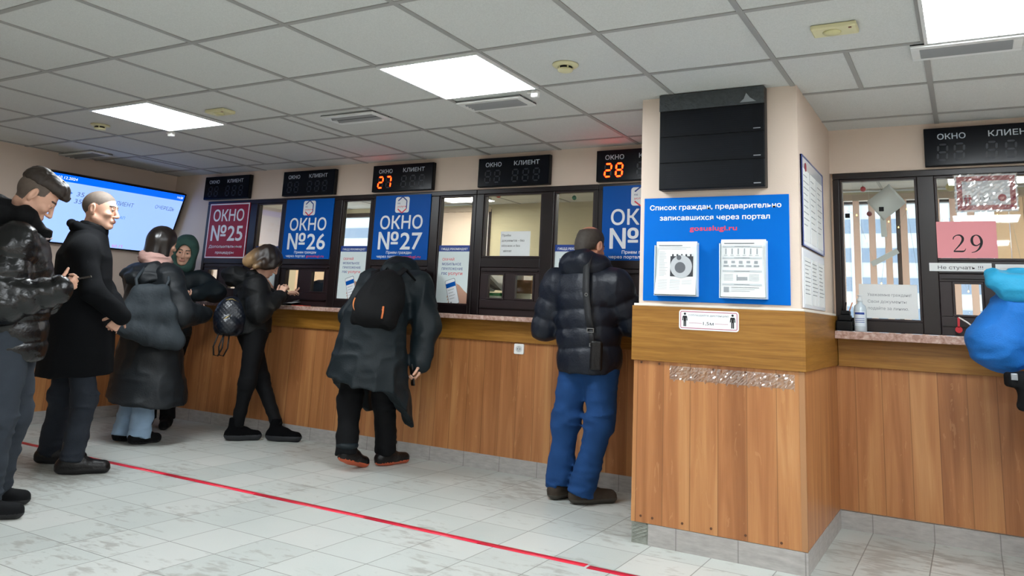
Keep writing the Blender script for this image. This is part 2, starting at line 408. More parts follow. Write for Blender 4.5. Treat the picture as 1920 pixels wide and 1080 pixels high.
M_WHITE = mat('white_plastic', 'ecece8', .4)
M_PAPER = mat('white_paper', 'e9ecec', .7)
M_BLACKP = mat('black_plastic', '05070b', .4, spec=.25)
M_INK = mat('black_ink', '17181c', .7)
M_GREYINK = mat('grey_ink', '8e9298', .7)
M_BLUE = mat('sign_blue', '0055ae', .45, spec=.15)
M_SKYBLUE = mat('board_blue', '0068c6', .6, spec=.1)
M_NAVY = mat('poster_navy', '1d4190', .45)
M_RED = mat('sign_red', '9c1028', .4, spec=.3)
M_SIGNW = mat('sign_white', 'eef2f6', .5)
M_CORAL = mat('coral_red', 'e23a50', .5)
M_TAPE = mat('red_tape', 'd8203c', .4, noise=.35, nscale=9)
# ---------------------------------------------------------------- hall shell
ZC = 2.25; XL, XR, YF = -4.17, 6.5, -8.0
struct('floor', MB().box(XL-.9, XR, YF, 2.5, -.1, 0), M_FLOOR)
struct('ceiling', MB().box(XL-.9, XR, YF, 2.5, ZC, ZC+.1), M_CEIL)
mb = MB()                     # hanging grid of the tiled ceiling
GX, GY = .682, -2.026
for i in range(-9, 11):
    x = GX+.6*i
    if XL < x < XR: mb.box(x-.012, x+.012, YF, 0, ZC-.005, ZC+.004)
for j in range(-10, 4):
    y = GY+.6*j; mb.box(XL, XR, y-.012, y+.012, ZC-.0046, ZC+.004)
for x, y0, y1 in ((-1.23, GY+.6, GY+1.2), (-1.55, GY+1.2, GY+1.8), (-.33, GY+1.2, GY+1.8), (2.18, GY+.6, GY+1.2), (-2.66, GY+1.2, GY+1.8), (-3.6, GY+1.2, GY+1.8)):
    mb.box(x-.011, x+.011, y0, y1, ZC-.0042, ZC+.004)
struct('trim_1', mb, M_GRID)
W0, WT = .012, .15; PX0, PX1, PY = 1.095, 1.90, -1.0
mb = MB(); mb.box(XL-.15, XR, W0, WT, 1.985, ZC); mb.box(XL-.15, XR, W0, WT, 0, 1.02); mb.box(XL-.15, -3.647, W0, WT, 1.054, 1.985); mb.box(1.425, PX1, W0, WT, 1.054, 1.985); mb.box(3.02, XR, W0, WT, 1.066, 1.985)
struct('wall_back', mb, M_PEACH)
struct('wall_left', MB().box(XL-.15, XL, YF, W0, 0, ZC), M_PEACH)
struct('wall_right', MB().box(XR, XR+.15, YF, .15, 0, ZC), M_PEACH)
struct('wall_front', MB().box(XL-.15, XR+.15, YF-.15, YF, 0, ZC), M_PEACH)

struct('wall_pillar', MB().box(PX0, PX1, PY, W0-.001, 0, ZC), M_PEACH)
# wood cladding, oak bands and tiled skirting
struct('trim_2', MB().box(XL, PX0-.012, 0, W0, .1, .876).box(PX1+.012, XR, 0, W0, .1, .868), M_PLANK)
struct('trim_3', MB().box(PX0-.016, PX1-.012, PY-.012, PY, .1, .872).box(PX0-.016, PX0, PY, 0, .1, .872).box(PX1, PX1+.012, PY-.012, 0, .1, .872), M_PLANK)
struct('trim_4', MB().box(XL, XL+.012, YF, -.001, .1, .85), M_PLANK)
struct('trim_5', MB().box(XL+.02, PX0-.03, -.022, W0, .877, 1.02, .002).box(PX1+.025, XR, -.022, W0, .869, 1.02, .002), M_BAND)
struct('trim_6', MB().box(PX0-.028, PX1+.006, PY-.022, PY, .872, 1.146, .002).box(PX0-.028, PX0, PY, .0, .872, 1.146, .002).box(PX1, PX1+.022, PY-.0215, -.001, .872, 1.146, .002), M_BAND)
struct('trim_7', MB().box(XL, XL+.02, YF, -.001, .85, .985, .002), M_BAND)
struct('trim_8', MB().box(PX1-.012, PX1+.004, PY-.014, PY-.001, .1, .87).box(PX1+.004, PX1+.0135, PY-.014, PY-.005, .1, .87), mat('pale_edge_strip', 'a87a52', .5))
struct('baseboard_back', MB().box(XL, PX0, 0, W0, 0, .1).box(PX1, XR, 0, W0, 0, .094), M_SKIRT)
struct('baseboard_left', MB().box(XL, XL+.014, YF, 0, 0, .1), M_SKIRT)
struct('baseboard_pillar', MB().box(PX0+.075, PX1+.014, PY-.014, PY, 0, .098).box(PX1, PX1+.014, PY, 0, 0, .098).box(PX0-.016, PX0, PY, 0, 0, .098), M_SKIRT)
mb = MB().box(PX0-.014, PX0+.073, PY-.006, PY+.02, 0, .1)
rr = random.Random(2)
for k in range(5):
    z = .012+.016*k; mb.strip([(PX0-.008, PY-.0062, z), (PX0+.03, PY-.0062, z+.02), (PX0+.068, PY-.0062, min(.097, z+.035))], (0, -1, 0), .004, .002)
struct('trim_9', mb, mat('bare_mortar', '8d9088', .9, noise=.3, nscale=40, bump=.5, bscale=90))
struct('trim_10', MB().box(PX0-.02, PX1+.02, PY-.018, PY-.0, 1.146, 1.158, .002).box(PX1, PX1+.018, PY, -.01, 1.146, 1.158, .002), mat('white_filler', 'e4ddd2', .7))
# screws in the pillar cladding
mb = MB()
for x, z in [(1.13, .13), (1.19, .128), (1.34, .128), (1.48, .128), (1.64, .125), (1.8, .12), (1.12, .862), (1.215, .86), (1.49, .852), (1.645, .85), (1.8, .845)]: mb.disc(x, z, .006, PY-.0145, PY-.011, 10)
struct('trim_11', mb, mat('brown_screw', '5e3a22', .5))
# red queue line on the floor (sections of tape laid end to end)
mb = MB(); pts = [(-3.9, -1.512), (-3.4, -1.507), (-2.56, -1.514), (-1.8, -1.50), (-1.0, -1.497), (-.2, -1.487), (.5, -1.489), (1.06, -1.483)]
for k in range(len(pts)-1): mb.strip([(*pts[k], .0006+.0003*(k % 2)), (*pts[k+1], .0006+.0003*(k % 2))], (0, 0, 1), .046, .0008)
mb.strip([(1.075, -1.496, .0006), (1.6, -1.486, .0006), (2.6, -1.48, .0006)], (0, 0, 1), .044, .0008)
tag(mb.build('floor_marking_tape', M_TAPE), 'long strip of red tape stuck to the tiled floor in front of the counter', 'tape')
# countertops
tag(MB().box(XL+.021, PX0-.029, -.125, WT+.35, 1.021, 1.053, .004).build('countertop', M_MARBLE), 'long pink stone countertop under the five windows left of the pillar', 'countertop')
tag(MB().box(PX1+.023, 4.6, -.125, WT+.35, 1.021, 1.064, .004).build('countertop', M_MARBLE), 'pink stone countertop right of the pillar, holding the sanitizer bottle', 'countertop')
# ---------------------------------------------------------------- ceiling panels, vents, detectors
M_GLOW = mat('lit_panel', 'f4fbff', .5, emit=HALL_GLOW); M_GLOW2 = mat('lit_office_panel', 'fff6e6', .5, emit=OFFICE_GLOW)
M_RIM = mat('white_enamel', 'dcdddc', .35)
def panel(i, j, label, group=None, clip=True):
    x, y = GX+.6*i-.3, GY+.6*j-.3
    t = thing('ceiling_light', label, 'ceiling light', (x, y, ZC), group)
    MB().box(x-.285, x+.285, y-.285, y+.285, ZC-.014, ZC-.009).build('diffuser', M_GLOW, t)
    mb = MB(); mb.box(x-.298, x+.298, y-.298, y-.284, ZC-.016, ZC-.001).box(x-.298, x+.298, y+.284, y+.298, ZC-.016, ZC-.001)
    mb.box(x-.298, x-.284, y-.284, y+.284, ZC-.016, ZC-.001).box(x+.284, x+.298, y-.284, y+.284, ZC-.016, ZC-.001); mb.build('frame', M_RIM, t)
panel(-4, 1, 'lit square ceiling panel above the man in the long black coat, leftmost of three')
panel(0, 1, 'lit square ceiling panel in the middle of the room, left of the pillar')
panel(4, 1, 'lit square ceiling panel right of the pillar, in the top right corner')
for i in (0, 4, 8):
    for j in (-3, -7): panel(i, j, 'lit square ceiling panel behind the viewer, unseen, added to light the hall', 'ceiling panels behind the viewer')  # unseen panels repeating the grid spacing, added because the hall needs their light
panel(8, 1, 'lit square ceiling panel further right, unseen, added to light the hall')  # this panel is unseen too, added for its light
def vent(x, y, w, d, label, dark='26262a', slats=4):
    t = thing('ceiling_vent', label, 'vent', (x, y, ZC))
    MB().box(x-w/2, x+w/2, y-d/2, y+d/2, ZC-.012, ZC-.006).box(x-w/2+.03, x+w/2-.03, y-d/2+.025, y+d/2-.025, ZC-.0135, ZC-.012).build('backing', mat('vent_dark_'+dark, dark, .6), t)
    mb = MB(); a = .034; mb.box(x-w/2, x+w/2, y-d/2, y-d/2+a, ZC-.022, ZC-.001, .003).box(x-w/2, x+w/2, y+d/2-a, y+d/2, ZC-.022, ZC-.001, .003)
    mb.box(x-w/2, x-w/2+a, y-d/2+a, y+d/2-a, ZC-.022, ZC-.001, .003).box(x+w/2-a, x+w/2, y-d/2+a, y+d/2-a, ZC-.022, ZC-.001, .003); mb.build('frame', M_RIM, t)
    for k in range(slats):
        yy = y-d/2+a+(d-2*a)*(k+.5)/slats; m2 = MB(Matrix.Translation((x, yy, ZC-.018)) @ Matrix.Rotation(math.radians(-40), 4, 'X'))
        m2.box(-w/2+a, w/2-a, -.010, .010, -.0008, .0008).build('slat', mat('vent_slat', '8d8d8f', .5), t)
vent(.31, -1.255, .42, .19, 'white ceiling vent beside the middle ceiling light', '55555a')
vent(-.71, -1.275, .42, .19, 'white ceiling vent with dark slots above sign number 27', '17171a', 2)
vent(2.63, -1.33, .40, .18, 'white slatted ceiling vent beside the light at the right edge', '55555a', 5)
vent(-3.95, -1.06, .5, .19, 'grey ceiling vent near the left wall above the screen', '303034', 3)
M_IVORY = mat('ivory_plastic', 'd8d2a8', .45)
def detector(x, y, label, r=.062):
    t = thing('smoke_detector', label, 'smoke detector', (x, y, ZC))
    MB().lathe((x, y, ZC), [(r, -.001), (r*1.02, -.006), (r*.9, -.012), (r*.62, -.014)], 28).build('base', M_IVORY, t)
    MB().lathe((x, y, ZC), [(r*.56, -.012), (r*.56, -.026)], 20).build('vent_ring', M_BLACKP, t)
    mb = MB().lathe((x, y, ZC), [(r*.6, -.025), (r*.57, -.034), (r*.35, -.039), (.002, -.040)], 24)
    for k in range(5):
        a = k*2*math.pi/5+.5; mb.box(x+r*.57*math.cos(a)-.003, x+r*.57*math.cos(a)+.003, y+r*.57*math.sin(a)-.003, y+r*.57*math.sin(a)+.003, ZC-.027, ZC-.012)
    mb.build('cap', M_IVORY, t)
detector(.973, -1.702, 'round cream smoke detector on the ceiling left of the pillar')
detector(-2.706, -1.70, 'small round smoke detector on the ceiling left of the far light')
def sounder(x, y, label):
    t = thing('ceiling_speaker', label, 'speaker', (x, y, ZC)); MB().box(x-.085, x+.085, y-.05, y+.05, ZC-.022, ZC-.001, .006).build('housing', M_IVORY, t)
    MB().lathe((x-.01, y, ZC-.021), [(.036, 0), (.03, -.007), (.012, -.011), (.002, -.012)], 20).build('dome', mat('ivory_dome', 'c9c493', .35), t)
    MB().box(x+.055, x+.066, y-.04, y-.028, ZC-.0235, ZC-.0215).build('indicator', mat('red_brown_dot', '7a4a38', .5), t)
sounder(2.18, -1.73, 'cream rectangular alarm box on the ceiling right of the pillar')
sounder(-1.477, -1.681, 'cream rectangular alarm box on the ceiling beside the far light')
def clip(x, y, label):
    t = thing('motion_sensor', label, 'sensor', (x, y, ZC)); MB().box(x-.022, x+.022, y-.018, y+.018, ZC-.04, ZC-.001, .008).build('housing', M_WHITE, t)
    MB().box(x-.05, x-.022, y-.01, y+.01, ZC-.016, ZC-.004, .003).build('bracket', M_WHITE, t)
clip(.63, -1.37, 'small white fitting on the ceiling at the corner of the middle light')
clip(-2.356, -1.384, 'small white fitting on the ceiling at the corner of the far left light')
# ---------------------------------------------------------------- counter windows
def pane(t, x0, x1, z0, z1, y=.028): MB().box(x0, x1, y, y+.004, z0, z1).build('pane', M_GLASS, t)
ZB, ZT = 1.054, 1.982
def window(n, bars, panes, signs, zb=ZB, hatch_open=False):
    """bars: upright (x0,x1); panes: full-height side panes; signs: upper panes with a hatch below"""
    x0, x1 = bars[0][0], bars[-1][1]
    t = thing('window_%d' % n, None, None, (x0, 0, zb)); tag(t, kind='structure')
    mb = MB(); mb.box(x0, x1, .0, .062, 1.946, ZT, .004)
    for a, b in bars: mb.box(a, b, .0, .062, zb, 1.946, .004)
    for a, b in panes: mb.box(a, b, .003, .06, zb, zb+.062, .003)
    mb.build('frame', M_FRAME, t)
    mb = MB(); w = .014                      # sash beads around every pane
    for a, b, z0 in [(a, b, zb+.062) for a, b in panes]+[(a, b, 1.47) for a, b in signs]:
        mb.frame(a, b, z0, 1.946, w, .008, .05, .003)
    mb.build('sash', M_FRAME2, t)
    for a, b in panes: pane(t, a+.014, b-.014, zb+.076, 1.932)
    for a, b in signs:
        pane(t, a+.014, b-.014, 1.484, 1.932)
        MB().box(a, b, .0, .06, 1.40, 1.47, .004).build('transom', M_FRAME, t)
        h = MB(); ha, hb = a+.062, a+.21; hc, hd = b-.205, b-.04; zl, zh = 1.168, 1.356
        h.box(a, b, .01, .055, zb, zl, .003).box(a, b, .01, .055, zh, 1.40, .003)
        h.box(a, ha, .01, .055, zl, zh, .003).box(hb, hc, .01, .055, zl, zh, .003).box(hd, b, .01, .055, zl, zh, .003); h.build('hatch', M_FRAME2, t)
        for k, (p, q) in enumerate(((ha, hb), (hc, hd))):
            if hatch_open and k == 0: continue
            MB().frame(p, q, zl, zh, .012, .004, .02, .002).build('hatch_sash', M_FRAME2, t); pane(t, p+.01, q-.01, zl+.01, zh-.01, .012)
        MB().box(a+.01, b-.01, -.004, .01, zb+.05, zb+.058).box(a+.01, b-.01, -.004, .01, 1.372, 1.38).build('hatch_rail', M_FRAME, t)
window(1, [(-3.645, -3.61), (-3.06, -2.97), (-2.656, -2.636)], [(-2.97, -2.656)], [(-3.61, -3.06)])
window(2, [(-2.634, -2.606), (-2.04, -1.955), (-1.64, -1.620)], [(-1.955, -1.64)], [(-2.606, -2.04)], hatch_open=True)
window(3, [(-1.618, -1.594), (-1.03, -.955), (-.64, -.612)], [(-.955, -.64)], [(-1.594, -1.03)])
window(4, [(-.61, -.545), (-.048, .05), (.364, .392)], [(.05, .364)], [(-.545, -.048)])
window(5, [(.394, .424), (.99, 1.07), (1.39, 1.422)], [(1.07, 1.39)], [(.424, .99)])
window(6, [(1.916, 1.953), (2.365, 2.452), (2.98, 3.018)], [(1.953, 2.365)], [(2.452, 2.98)], zb=1.066)
# ---------------------------------------------------------------- electronic displays above the windows
SEG = {'a': ((.1, 1), (.9, 1)), 'b': ((.95, .95), (.95, .55)), 'c': ((.95, .45), (.95, .05)), 'd': ((.1, 0), (.9, 0)), 'e': ((.05, .05), (.05, .45)), 'f': ((.05, .55), (.05, .95)), 'g': ((.1, .5), (.9, .5))}
DIG = {'2': 'abged', '7': 'abc', '8': 'abcdefg', '-': ''}
M_LED = mat('lit_red_segment', 'ff2404', .5, emit=24.); M_LEDOFF = mat('unlit_segment', '1d232c', .4); M_LETTER = mat('display_lettering', 'b9c2cc', .5)
def digit(mb, x, z, w, h, on, lit, y):
    for k, (p, q) in SEG.items():
        if (k in DIG[on]) != lit: continue
        t = .011; sl = .12*w
        P = [(x+p[0]*w+sl*p[1], z+p[1]*h), (x+q[0]*w+sl*q[1], z+q[1]*h)]
        dx, dz = P[1][0]-P[0][0], P[1][1]-P[0][1]; L = math.hypot(dx, dz); ux, uz = dx/L, dz/L; nx, nz = -uz*t/2, ux*t/2; g = .004
        a = (P[0][0]+ux*g, P[0][1]+uz*g); b = (P[1][0]-ux*g, P[1][1]-uz*g)
        mb.prism([(a[0]-ux*.003, a[1]-uz*.003), (a[0]+nx+ux*.003, a[1]+nz+uz*.003), (b[0]+nx-ux*.003, b[1]+nz-uz*.003), (b[0]+ux*.003, b[1]+uz*.003), (b[0]-nx-ux*.003, b[1]-nz-uz*.003), (a[0]-nx+ux*.003, a[1]-nz+uz*.003)], y-.0008, y)
def display(x, label, num='--'):
    z0, z1, w, Y = 1.993, 2.211, .61, -.04
    t = thing('number_display', label, 'display', (x, 0, z0))
    MB().box(x, x+w, Y+.004, .0, z0, z1, .003).build('housing', M_BLACKP, t)
    MB().box(x+.006, x+w-.006, Y, Y+.006, z0+.006, z1-.006).build('screen', mat('tinted_screen', '060a13', .2, spec=.25), t)
    text(t, 'ОКНО', x+.068, z1-.068, .032, M_LETTER, Y, w=.138, bold=.01); text(t, 'КЛИЕНТ', x+.315, z1-.066, .032, M_LETTER, Y, w=.212, bold=.01)
    for k in range(5):
        dx = x+.062+.082*k if k < 2 else x+.298+.089*(k-2); c = num[k] if k < 2 else '-'
        if c != '8': m2 = MB(); digit(m2, dx, z0+.032, .05, .088, c, False, Y); m2.build('unlit_digit', M_LEDOFF, t)
        if c != '-': m2 = MB(); digit(m2, dx, z0+.032, .05, .088, c, True, Y); m2.build('lit_digit', M_LED, t)
display(-3.678, 'unlit black number display above the red sign 25'); display(-2.642, 'unlit black number display above the blue sign 26')
display(-1.617, 'black number display above sign 27, lit red with 27', '27'); display(-.588, 'unlit black number display above the window left of the pillar man')
display(.388, 'black number display beside the pillar, lit red with 28', '28'); display(2.414, 'unlit black number display right of the pillar above the pink 29 sheet')
# ---------------------------------------------------------------- window number signs
def logo(t, cx, z0, w, h, y):
    MB().rbox(cx-w/2, cx+w/2, z0, z0+h, w*.14, y-.0012, y).build('logo_plate', M_SIGNW, t); y -= .0012
    c = z0+h*.5; r = w*.42; v = [(cx+r*math.cos(math.radians(a))*.86, c+r*1.12*math.sin(math.radians(a))) for a in (150, 90, 30, -30, -90, -150)]
    def line(p, q, m, nm):
        mb = MB(); th = w*.035
        for i in range(len(p)-1):
            (a, b), (e, f) = p[i], p[i+1]; L = math.hypot(e-a, f-b); nx, nz = -(f-b)/L*th, (e-a)/L*th
            mb.prism([(a+nx, b+nz), (e+nx, f+nz), (e-nx, f-nz), (a-nx, b-nz)], y-.0006, y)
        mb.build(nm, m, t)
    line([v[0], v[1], v[2], v[3]], 0, M_NAVY, 'logo_upper_line'); line([v[3], v[4], v[5]], 0, M_CORAL, 'logo_lower_line')
    text(t, 'гос', cx-w*.34, c+.006, h*.11, M_NAVY, y, bold=.01); text(t, 'услуги', cx-w*.34, c-h*.16, h*.11, M_CORAL, y, w=w*.62, bold=.01)
def number_sign(x0, x1, z0, z1, num, label, red=False):
    t = thing('window_number_sign', label, 'sign', (x0, -.006, z0)); w, h = x1-x0, z1-z0; Y = -.006; cx = (x0+x1)/2
    MB().box(x0, x1, Y, .002, z0, z1, .001).build('board', M_RED if red else M_BLUE, t)
    Z = lambda f: z1-f*h
    if red:
        MB().frame(x0+.004, x1-.004, z0+.004, z1-.004, .011, Y-.0006, Y).build('border', M_SIGNW, t)
        text(t, 'ОКНО', cx, Z(.325), .21*h, M_SIGNW, Y, w=.76*w, align='c', bold=.012); text(t, '№'+num, cx, Z(.68), .275*h, M_SIGNW, Y, w=.78*w, align='c', bold=.012)
        text(t, 'Дополнительные', cx, Z(.81), .05*h, M_SIGNW, Y, w=.82*w, align='c', bold=.012); text(t, 'процедуры', cx, Z(.915), .045*h, M_SIGNW, Y, w=.46*w, align='c', bold=.012)
    else:
        logo(t, cx, Z(.275), .25*w, .245*h, Y)
        text(t, 'ОКНО', cx, Z(.525), .205*h, M_SIGNW, Y, w=.76*w, align='c', bold=.012); text(t, '№'+num, cx, Z(.84), .265*h, M_SIGNW, Y, w=.78*w, align='c', bold=.012)
        text(t, 'Прием граждан', cx, Z(.91), .042*h, M_SIGNW, Y, w=.46*w, align='c', bold=.012)
        text(t, 'через портал', x0+.1*w, Z(.972), .04*h, M_SIGNW, Y, w=.40*w, bold=.012); text(t, 'gosuslugi.ru', x0+.53*w, Z(.972), .04*h, M_CORAL, Y, w=.36*w, bold=.012)
number_sign(-3.603, -3.064, 1.447, 1.958, '25', 'red window sign with white number 25 and a white border', True)
number_sign(-2.600, -2.044, 1.449, 1.964, '26', 'blue window sign with white number 26')
number_sign(-1.588, -1.034, 1.449, 1.964, '27', 'blue window sign with white number 27, above the bending man')
number_sign(.430, .986, 1.456, 1.964, '28', 'blue window sign half hidden by the pillar, numbered 28')
# ---------------------------------------------------------------- posters in the side panes
M_SKIN_PRINT = mat('printed_skin', 'c79a84', .6); M_PRINTW = mat('poster_white', 'dfeaea', .6)
def poster(x0, x1, z0, z1, label, other=False):
    t = thing('window_poster', label, 'poster', (x0, .02, z0)); Y = .018; w, h = x1-x0, z1-z0; cx = (x0+x1)/2; Z = lambda f: z1-f*h
    MB().box(x0, x1, Y, Y+.003, z0, z1).build('sheet', M_PRINTW, t); MB().box(x0, x1, Y-.0006, Y, Z(.105), z1).build('header', M_NAVY, t)
    text(t, 'ГИБДД РЕКОМЕНДУЕТ', cx, Z(.08), .035*h, M_SIGNW, Y-.0006, w=.8*w, align='c', bold=.015)
    if other:
        text(t, 'ГОС', x0+.15*w, Z(.27), .055*h, M_NAVY, Y, bold=.01); text(t, 'ЭТО', x0+.15*w, Z(.37), .055*h, M_NAVY, Y, bold=.01); return
    text(t, 'СКАЧАЙ', x0+.15*w, Z(.26), .042*h, M_CORAL, Y, w=.36*w, bold=.01); text(t, 'МОБИЛЬНОЕ', x0+.15*w, Z(.34), .042*h, M_NAVY, Y, w=.58*w, bold=.005)
    text(t, 'ПРИЛОЖЕНИЕ', x0+.15*w, Z(.42), .042*h, M_NAVY, Y, w=.64*w, bold=.005); text(t, 'гос', x0+.15*w, Z(.5), .05*h, M_NAVY, Y, w=.17*w, bold=.015); text(t, 'услуги', x0+.35*w, Z(.5), .05*h, M_CORAL, Y, w=.43*w, bold=.01)
    M = Matrix.Translation((x0+.52*w, Y, Z(.78))) @ Matrix.Rotation(math.radians(-17), 4, 'Y')
    mb = MB(M)   # printed hand
    mb.prism([(-.02, -.1), (.09, -.13), (.16, -.13), (.15, -.085), (.10, -.02), (.07, .03), (.045, .05), (.04, -.02), (.0, -.07)], -.0008, 0)
    for k in range(3): mb.prism([(-.062, -.03-.022*k), (-.05, -.012-.022*k), (-.035, -.014-.022*k), (-.035, -.03-.022*k)], -.0008, 0)
    mb.build('printed_hand', M_SKIN_PRINT, t)
    MB(M).rbox(-.05, .043, -.10, .095, .012, -.0016, -.0008).build('printed_phone_edge', M_GREYINK, t); MB(M).rbox(-.046, .039, -.096, .091, .01, -.0024, -.0016).build('printed_phone', M_SIGNW, t)
    MB(M).box(-.046, .039, -.003, -.0024, .035, .068).build('printed_header', M_BLUE, t)
    mb = MB(M)
    for k in range(4): mb.box(-.036, .018-.01*(k % 2), -.003, -.0024, .015-.022*k, .018-.022*k)
    mb.box(-.036, -.022, -.003, -.0024, -.085, -.072).build('printed_lines', M_GREYINK, t)
poster(-2.952, -2.674, 1.12, 1.56, 'white app poster with navy header behind the girl with the blonde hair')
poster(-1.949, -1.646, 1.118, 1.56, 'white app poster with a hand and phone between signs 26 and 27')
poster(-.947, -.646, 1.118, 1.563, 'white app poster with a hand and phone right of sign 27')
poster(.056, .358, 1.118, 1.565, 'white poster with navy header behind the balding man', True)
def sheet(name, label, x0, x1, z0, z1, y, lines, m=M_PAPER, M=None, cat='paper notice', ink=M_INK, th=.0015):
    t = thing(name, label, cat, (x0, y, z0)) if M is None else thing(name, label, cat, M.translation)
    MB(M).box(x0, x1, y, y+th, z0, z1).build('sheet', m, t)
    for s, x, z, h, w in lines: text(t, s, x, z, h, ink, y, w=w, M=M)
    return t
sheet('paper_notice', 'white paper notice taped low in the big clear pane left of the balding man', -.395, -.145, 1.484, 1.665, .024,
      [('Приём', -.383, 1.628, .016, .075), ('документов – без', -.383, 1.59, .016, .19), ('обложек и без', -.383, 1.552, .016, .155), ('файлов!', -.383, 1.514, .016, .085)])
sheet('paper_notice', 'white paper notice low in the pane behind the sanitizer bottle', 2.04, 2.342, 1.145, 1.335, .023,
      [('Уважаемые граждане!', 2.085, 1.268, .017, .225), ('Свои документы', 2.085, 1.23, .017, .2), ('подайте за линию.', 2.085, 1.192, .017, .21)], M_PAPER, ink=M_GREYINK)
def serif29():
    par = [o for o in COL.objects if o.name == 'window_number_sheet'][0]
    D = {0: [(.06, .74, .05), (.1, .87, .05), (.24, .97, .05), (.42, .97, .085), (.53, .84, .12), (.52, .68, .12), (.42, .5, .085), (.26, .3, .06), (.08, .1, .04)],
         1: [(.06, .075, .075), (.3, .075, .085), (.5, .075, .085), (.6, .12, .05), (.66, .24, .02)]}
    N = [(.5, .52, .05), (.34, .4, .06), (.17, .45, .1), (.1, .66, .13), (.15, .87, .1), (.31, .975, .05), (.47, .9, .09), (.56, .68, .13), (.54, .45, .125), (.43, .22, .09), (.26, .07, .055), (.06, .01, .03)]
    def ribbon(pts, x, z, s, nm):
        P = []
        for i in range(len(pts)-1):
            for k in range(6):
                t = k/6; p0, p1, p2, p3 = pts[max(i-1, 0)], pts[i], pts[i+1], pts[min(i+2, len(pts)-1)]
                P.append([.5*(2*b+(c-a)*t+(2*a-5*b+4*c-d)*t*t+(3*b-a-3*c+d)*t**3) for a, b, c, d in zip(p0, p1, p2, p3)])
        P.append(list(pts[-1])); mb = MB(); L = []
        for i, p in enumerate(P):
            a, b = P[max(i-1, 0)], P[min(i+1, len(P)-1)]; dx, dz = b[0]-a[0], b[1]-a[1]; l = math.hypot(dx, dz); nx, nz = -dz/l*p[2]/2, dx/l*p[2]/2
            L.append([mb.bm.verts.new((x+(p[0]+q*nx)*s, -.0018, z+(p[1]+q*nz)*s)) for q in (1, -1)])
        for i in range(len(L)-1): mb._face([L[i][0], L[i][1], L[i+1][1], L[i+1][0]])
        mb.build(nm, M_INK, par)
    s = .098; ribbon(D[0], 2.525, 1.513, s, 'numeral_two'); ribbon(D[1], 2.525, 1.513, s, 'numeral_two'); ribbon(N, 2.61, 1.513, s, 'numeral_nine')
sheet('window_number_sheet', 'pink sheet with a large black number 29 in the right window', 2.452, 2.738, 1.484, 1.685, -.001, [], mat('pink_paper', 'ee9aa0', .6), cat='sign')
serif29()
sheet('paper_notice', 'narrow white strip asking not to knock, stuck under the pink 29 sheet', 2.408, 2.705, 1.412, 1.457, -.003, [('Не стучать !!!', 2.45, 1.423, .019, .215)])
sheet('paper_notice', 'white paper strip right of the narrow strip under the right window', 2.722, 2.96, 1.40, 1.452, -.003, [('__________', 2.74, 1.432, .012, .2), ('__________', 2.74, 1.417, .012, .2)], ink=M_GREYINK)
# curled grey sheet, tape strips and cups on the right window
mb = MB(); C = Vector((2.205, -.004, 1.80)); n = 12
M = Matrix.Translation(C) @ Matrix.Rotation(math.radians(-38), 4, 'Y'); g = []
for i in range(n+1):
    u = -.078+.156*i/n; cur = .028*max(0, (i-6)/6)**2
    g.append([mb.bm.verts.new((u, -cur-yy, v)) for yy in (0, .0015) for v in (-.07, .07)])
for i in range(n):
    a, b = g[i], g[i+1]; mb._face([a[0], a[1], b[1], b[0]], True); mb._face([a[2], b[2], b[3], a[3]], True); mb._face([a[0], b[0], b[2], a[2]]); mb._face([a[1], a[3], b[3], b[1]])
mb._face([g[0][0], g[0][2], g[0][3], g[0][1]]); mb._face([g[n][0], g[n][1], g[n][3], g[n][2]])
mb.M = M; M_GPAP = mat('grey_green_paper', 'b4bab4', .7)
tag(mb.build('curled_sheet', M_GPAP, loc=C), 'tilted square of grey paper with a curled corner on the right window', 'paper')
def tape(label, cx, cz, L, w, ang, m=M_GPAP):
    M = Matrix.Translation((cx, -.0005, cz)) @ Matrix.Rotation(math.radians(-ang), 4, 'Y'); tag(MB(M).box(-L/2, L/2, -.0012, 0, -w/2, w/2).build('tape_strip', m, loc=(cx, 0, cz)), label, 'tape')
tape('slanted pale tape strip in the middle of the right side pane', 2.185, 1.485, .16, .03, 29)
tape('upright pale tape strip hanging under the curled grey sheet', 2.185, 1.66, .115, .03, 92)
for x, z, lb in ((1.995, 1.728, 'small black square stuck left in the right side pane'), (2.178, 1.762, 'small black square stuck below the curled grey sheet')):
    tag(MB().box(x-.013, x+.013, -.008, 0, z-.013, z+.013, .002).build('suction_pad', M_BLACKP, loc=(x, 0, z)), lb, 'pad')
# red distancing poster under crumpled film, top of the right window
t = thing('distancing_poster', 'red and white distancing poster under crumpled clear film in the right window', 'poster', (2.56, -.004, 1.74)); Y = -.003
MB().box(2.553, 2.845, Y, Y+.002, 1.737, 1.94).build('sheet', M_SIGNW, t); MB().frame(2.562, 2.838, 1.746, 1.932, .026, Y-.0006, Y).build('red_border', mat('poster_red', 'b3323f', .5), t)
text(t, '1,5 м', 2.672, 1.80, .018, M_INK, Y)
def little_man(mb, x, z, h, y):
    k = h/1.0; mb.disc(x, z+.9*k, .085*k, y-.0006, y, 14); mb.prism([(x-.12*k, z+.76*k), (x+.12*k, z+.76*k), (x+.17*k, z+.7*k), (x+.2*k, z+.42*k), (x+.13*k, z+.41*k), (x+.115*k, z+.62*k), (x+.1*k, z+.62*k), (x+.1*k, z), (x+.015*k, z), (x+.01*k, z+.38*k), (x-.01*k, z+.38*k), (x-.015*k, z), (x-.1*k, z), (x-.1*k, z+.62*k), (x-.115*k, z+.62*k), (x-.13*k, z+.41*k), (x-.2*k, z+.42*k), (x-.17*k, z+.7*k)], y-.0006, y); return mb
little_man(little_man(MB(), 2.605, 1.775, .055, Y), 2.622, 1.775, .055, Y).build('pictogram', mat('poster_red', 'b3323f'), t)
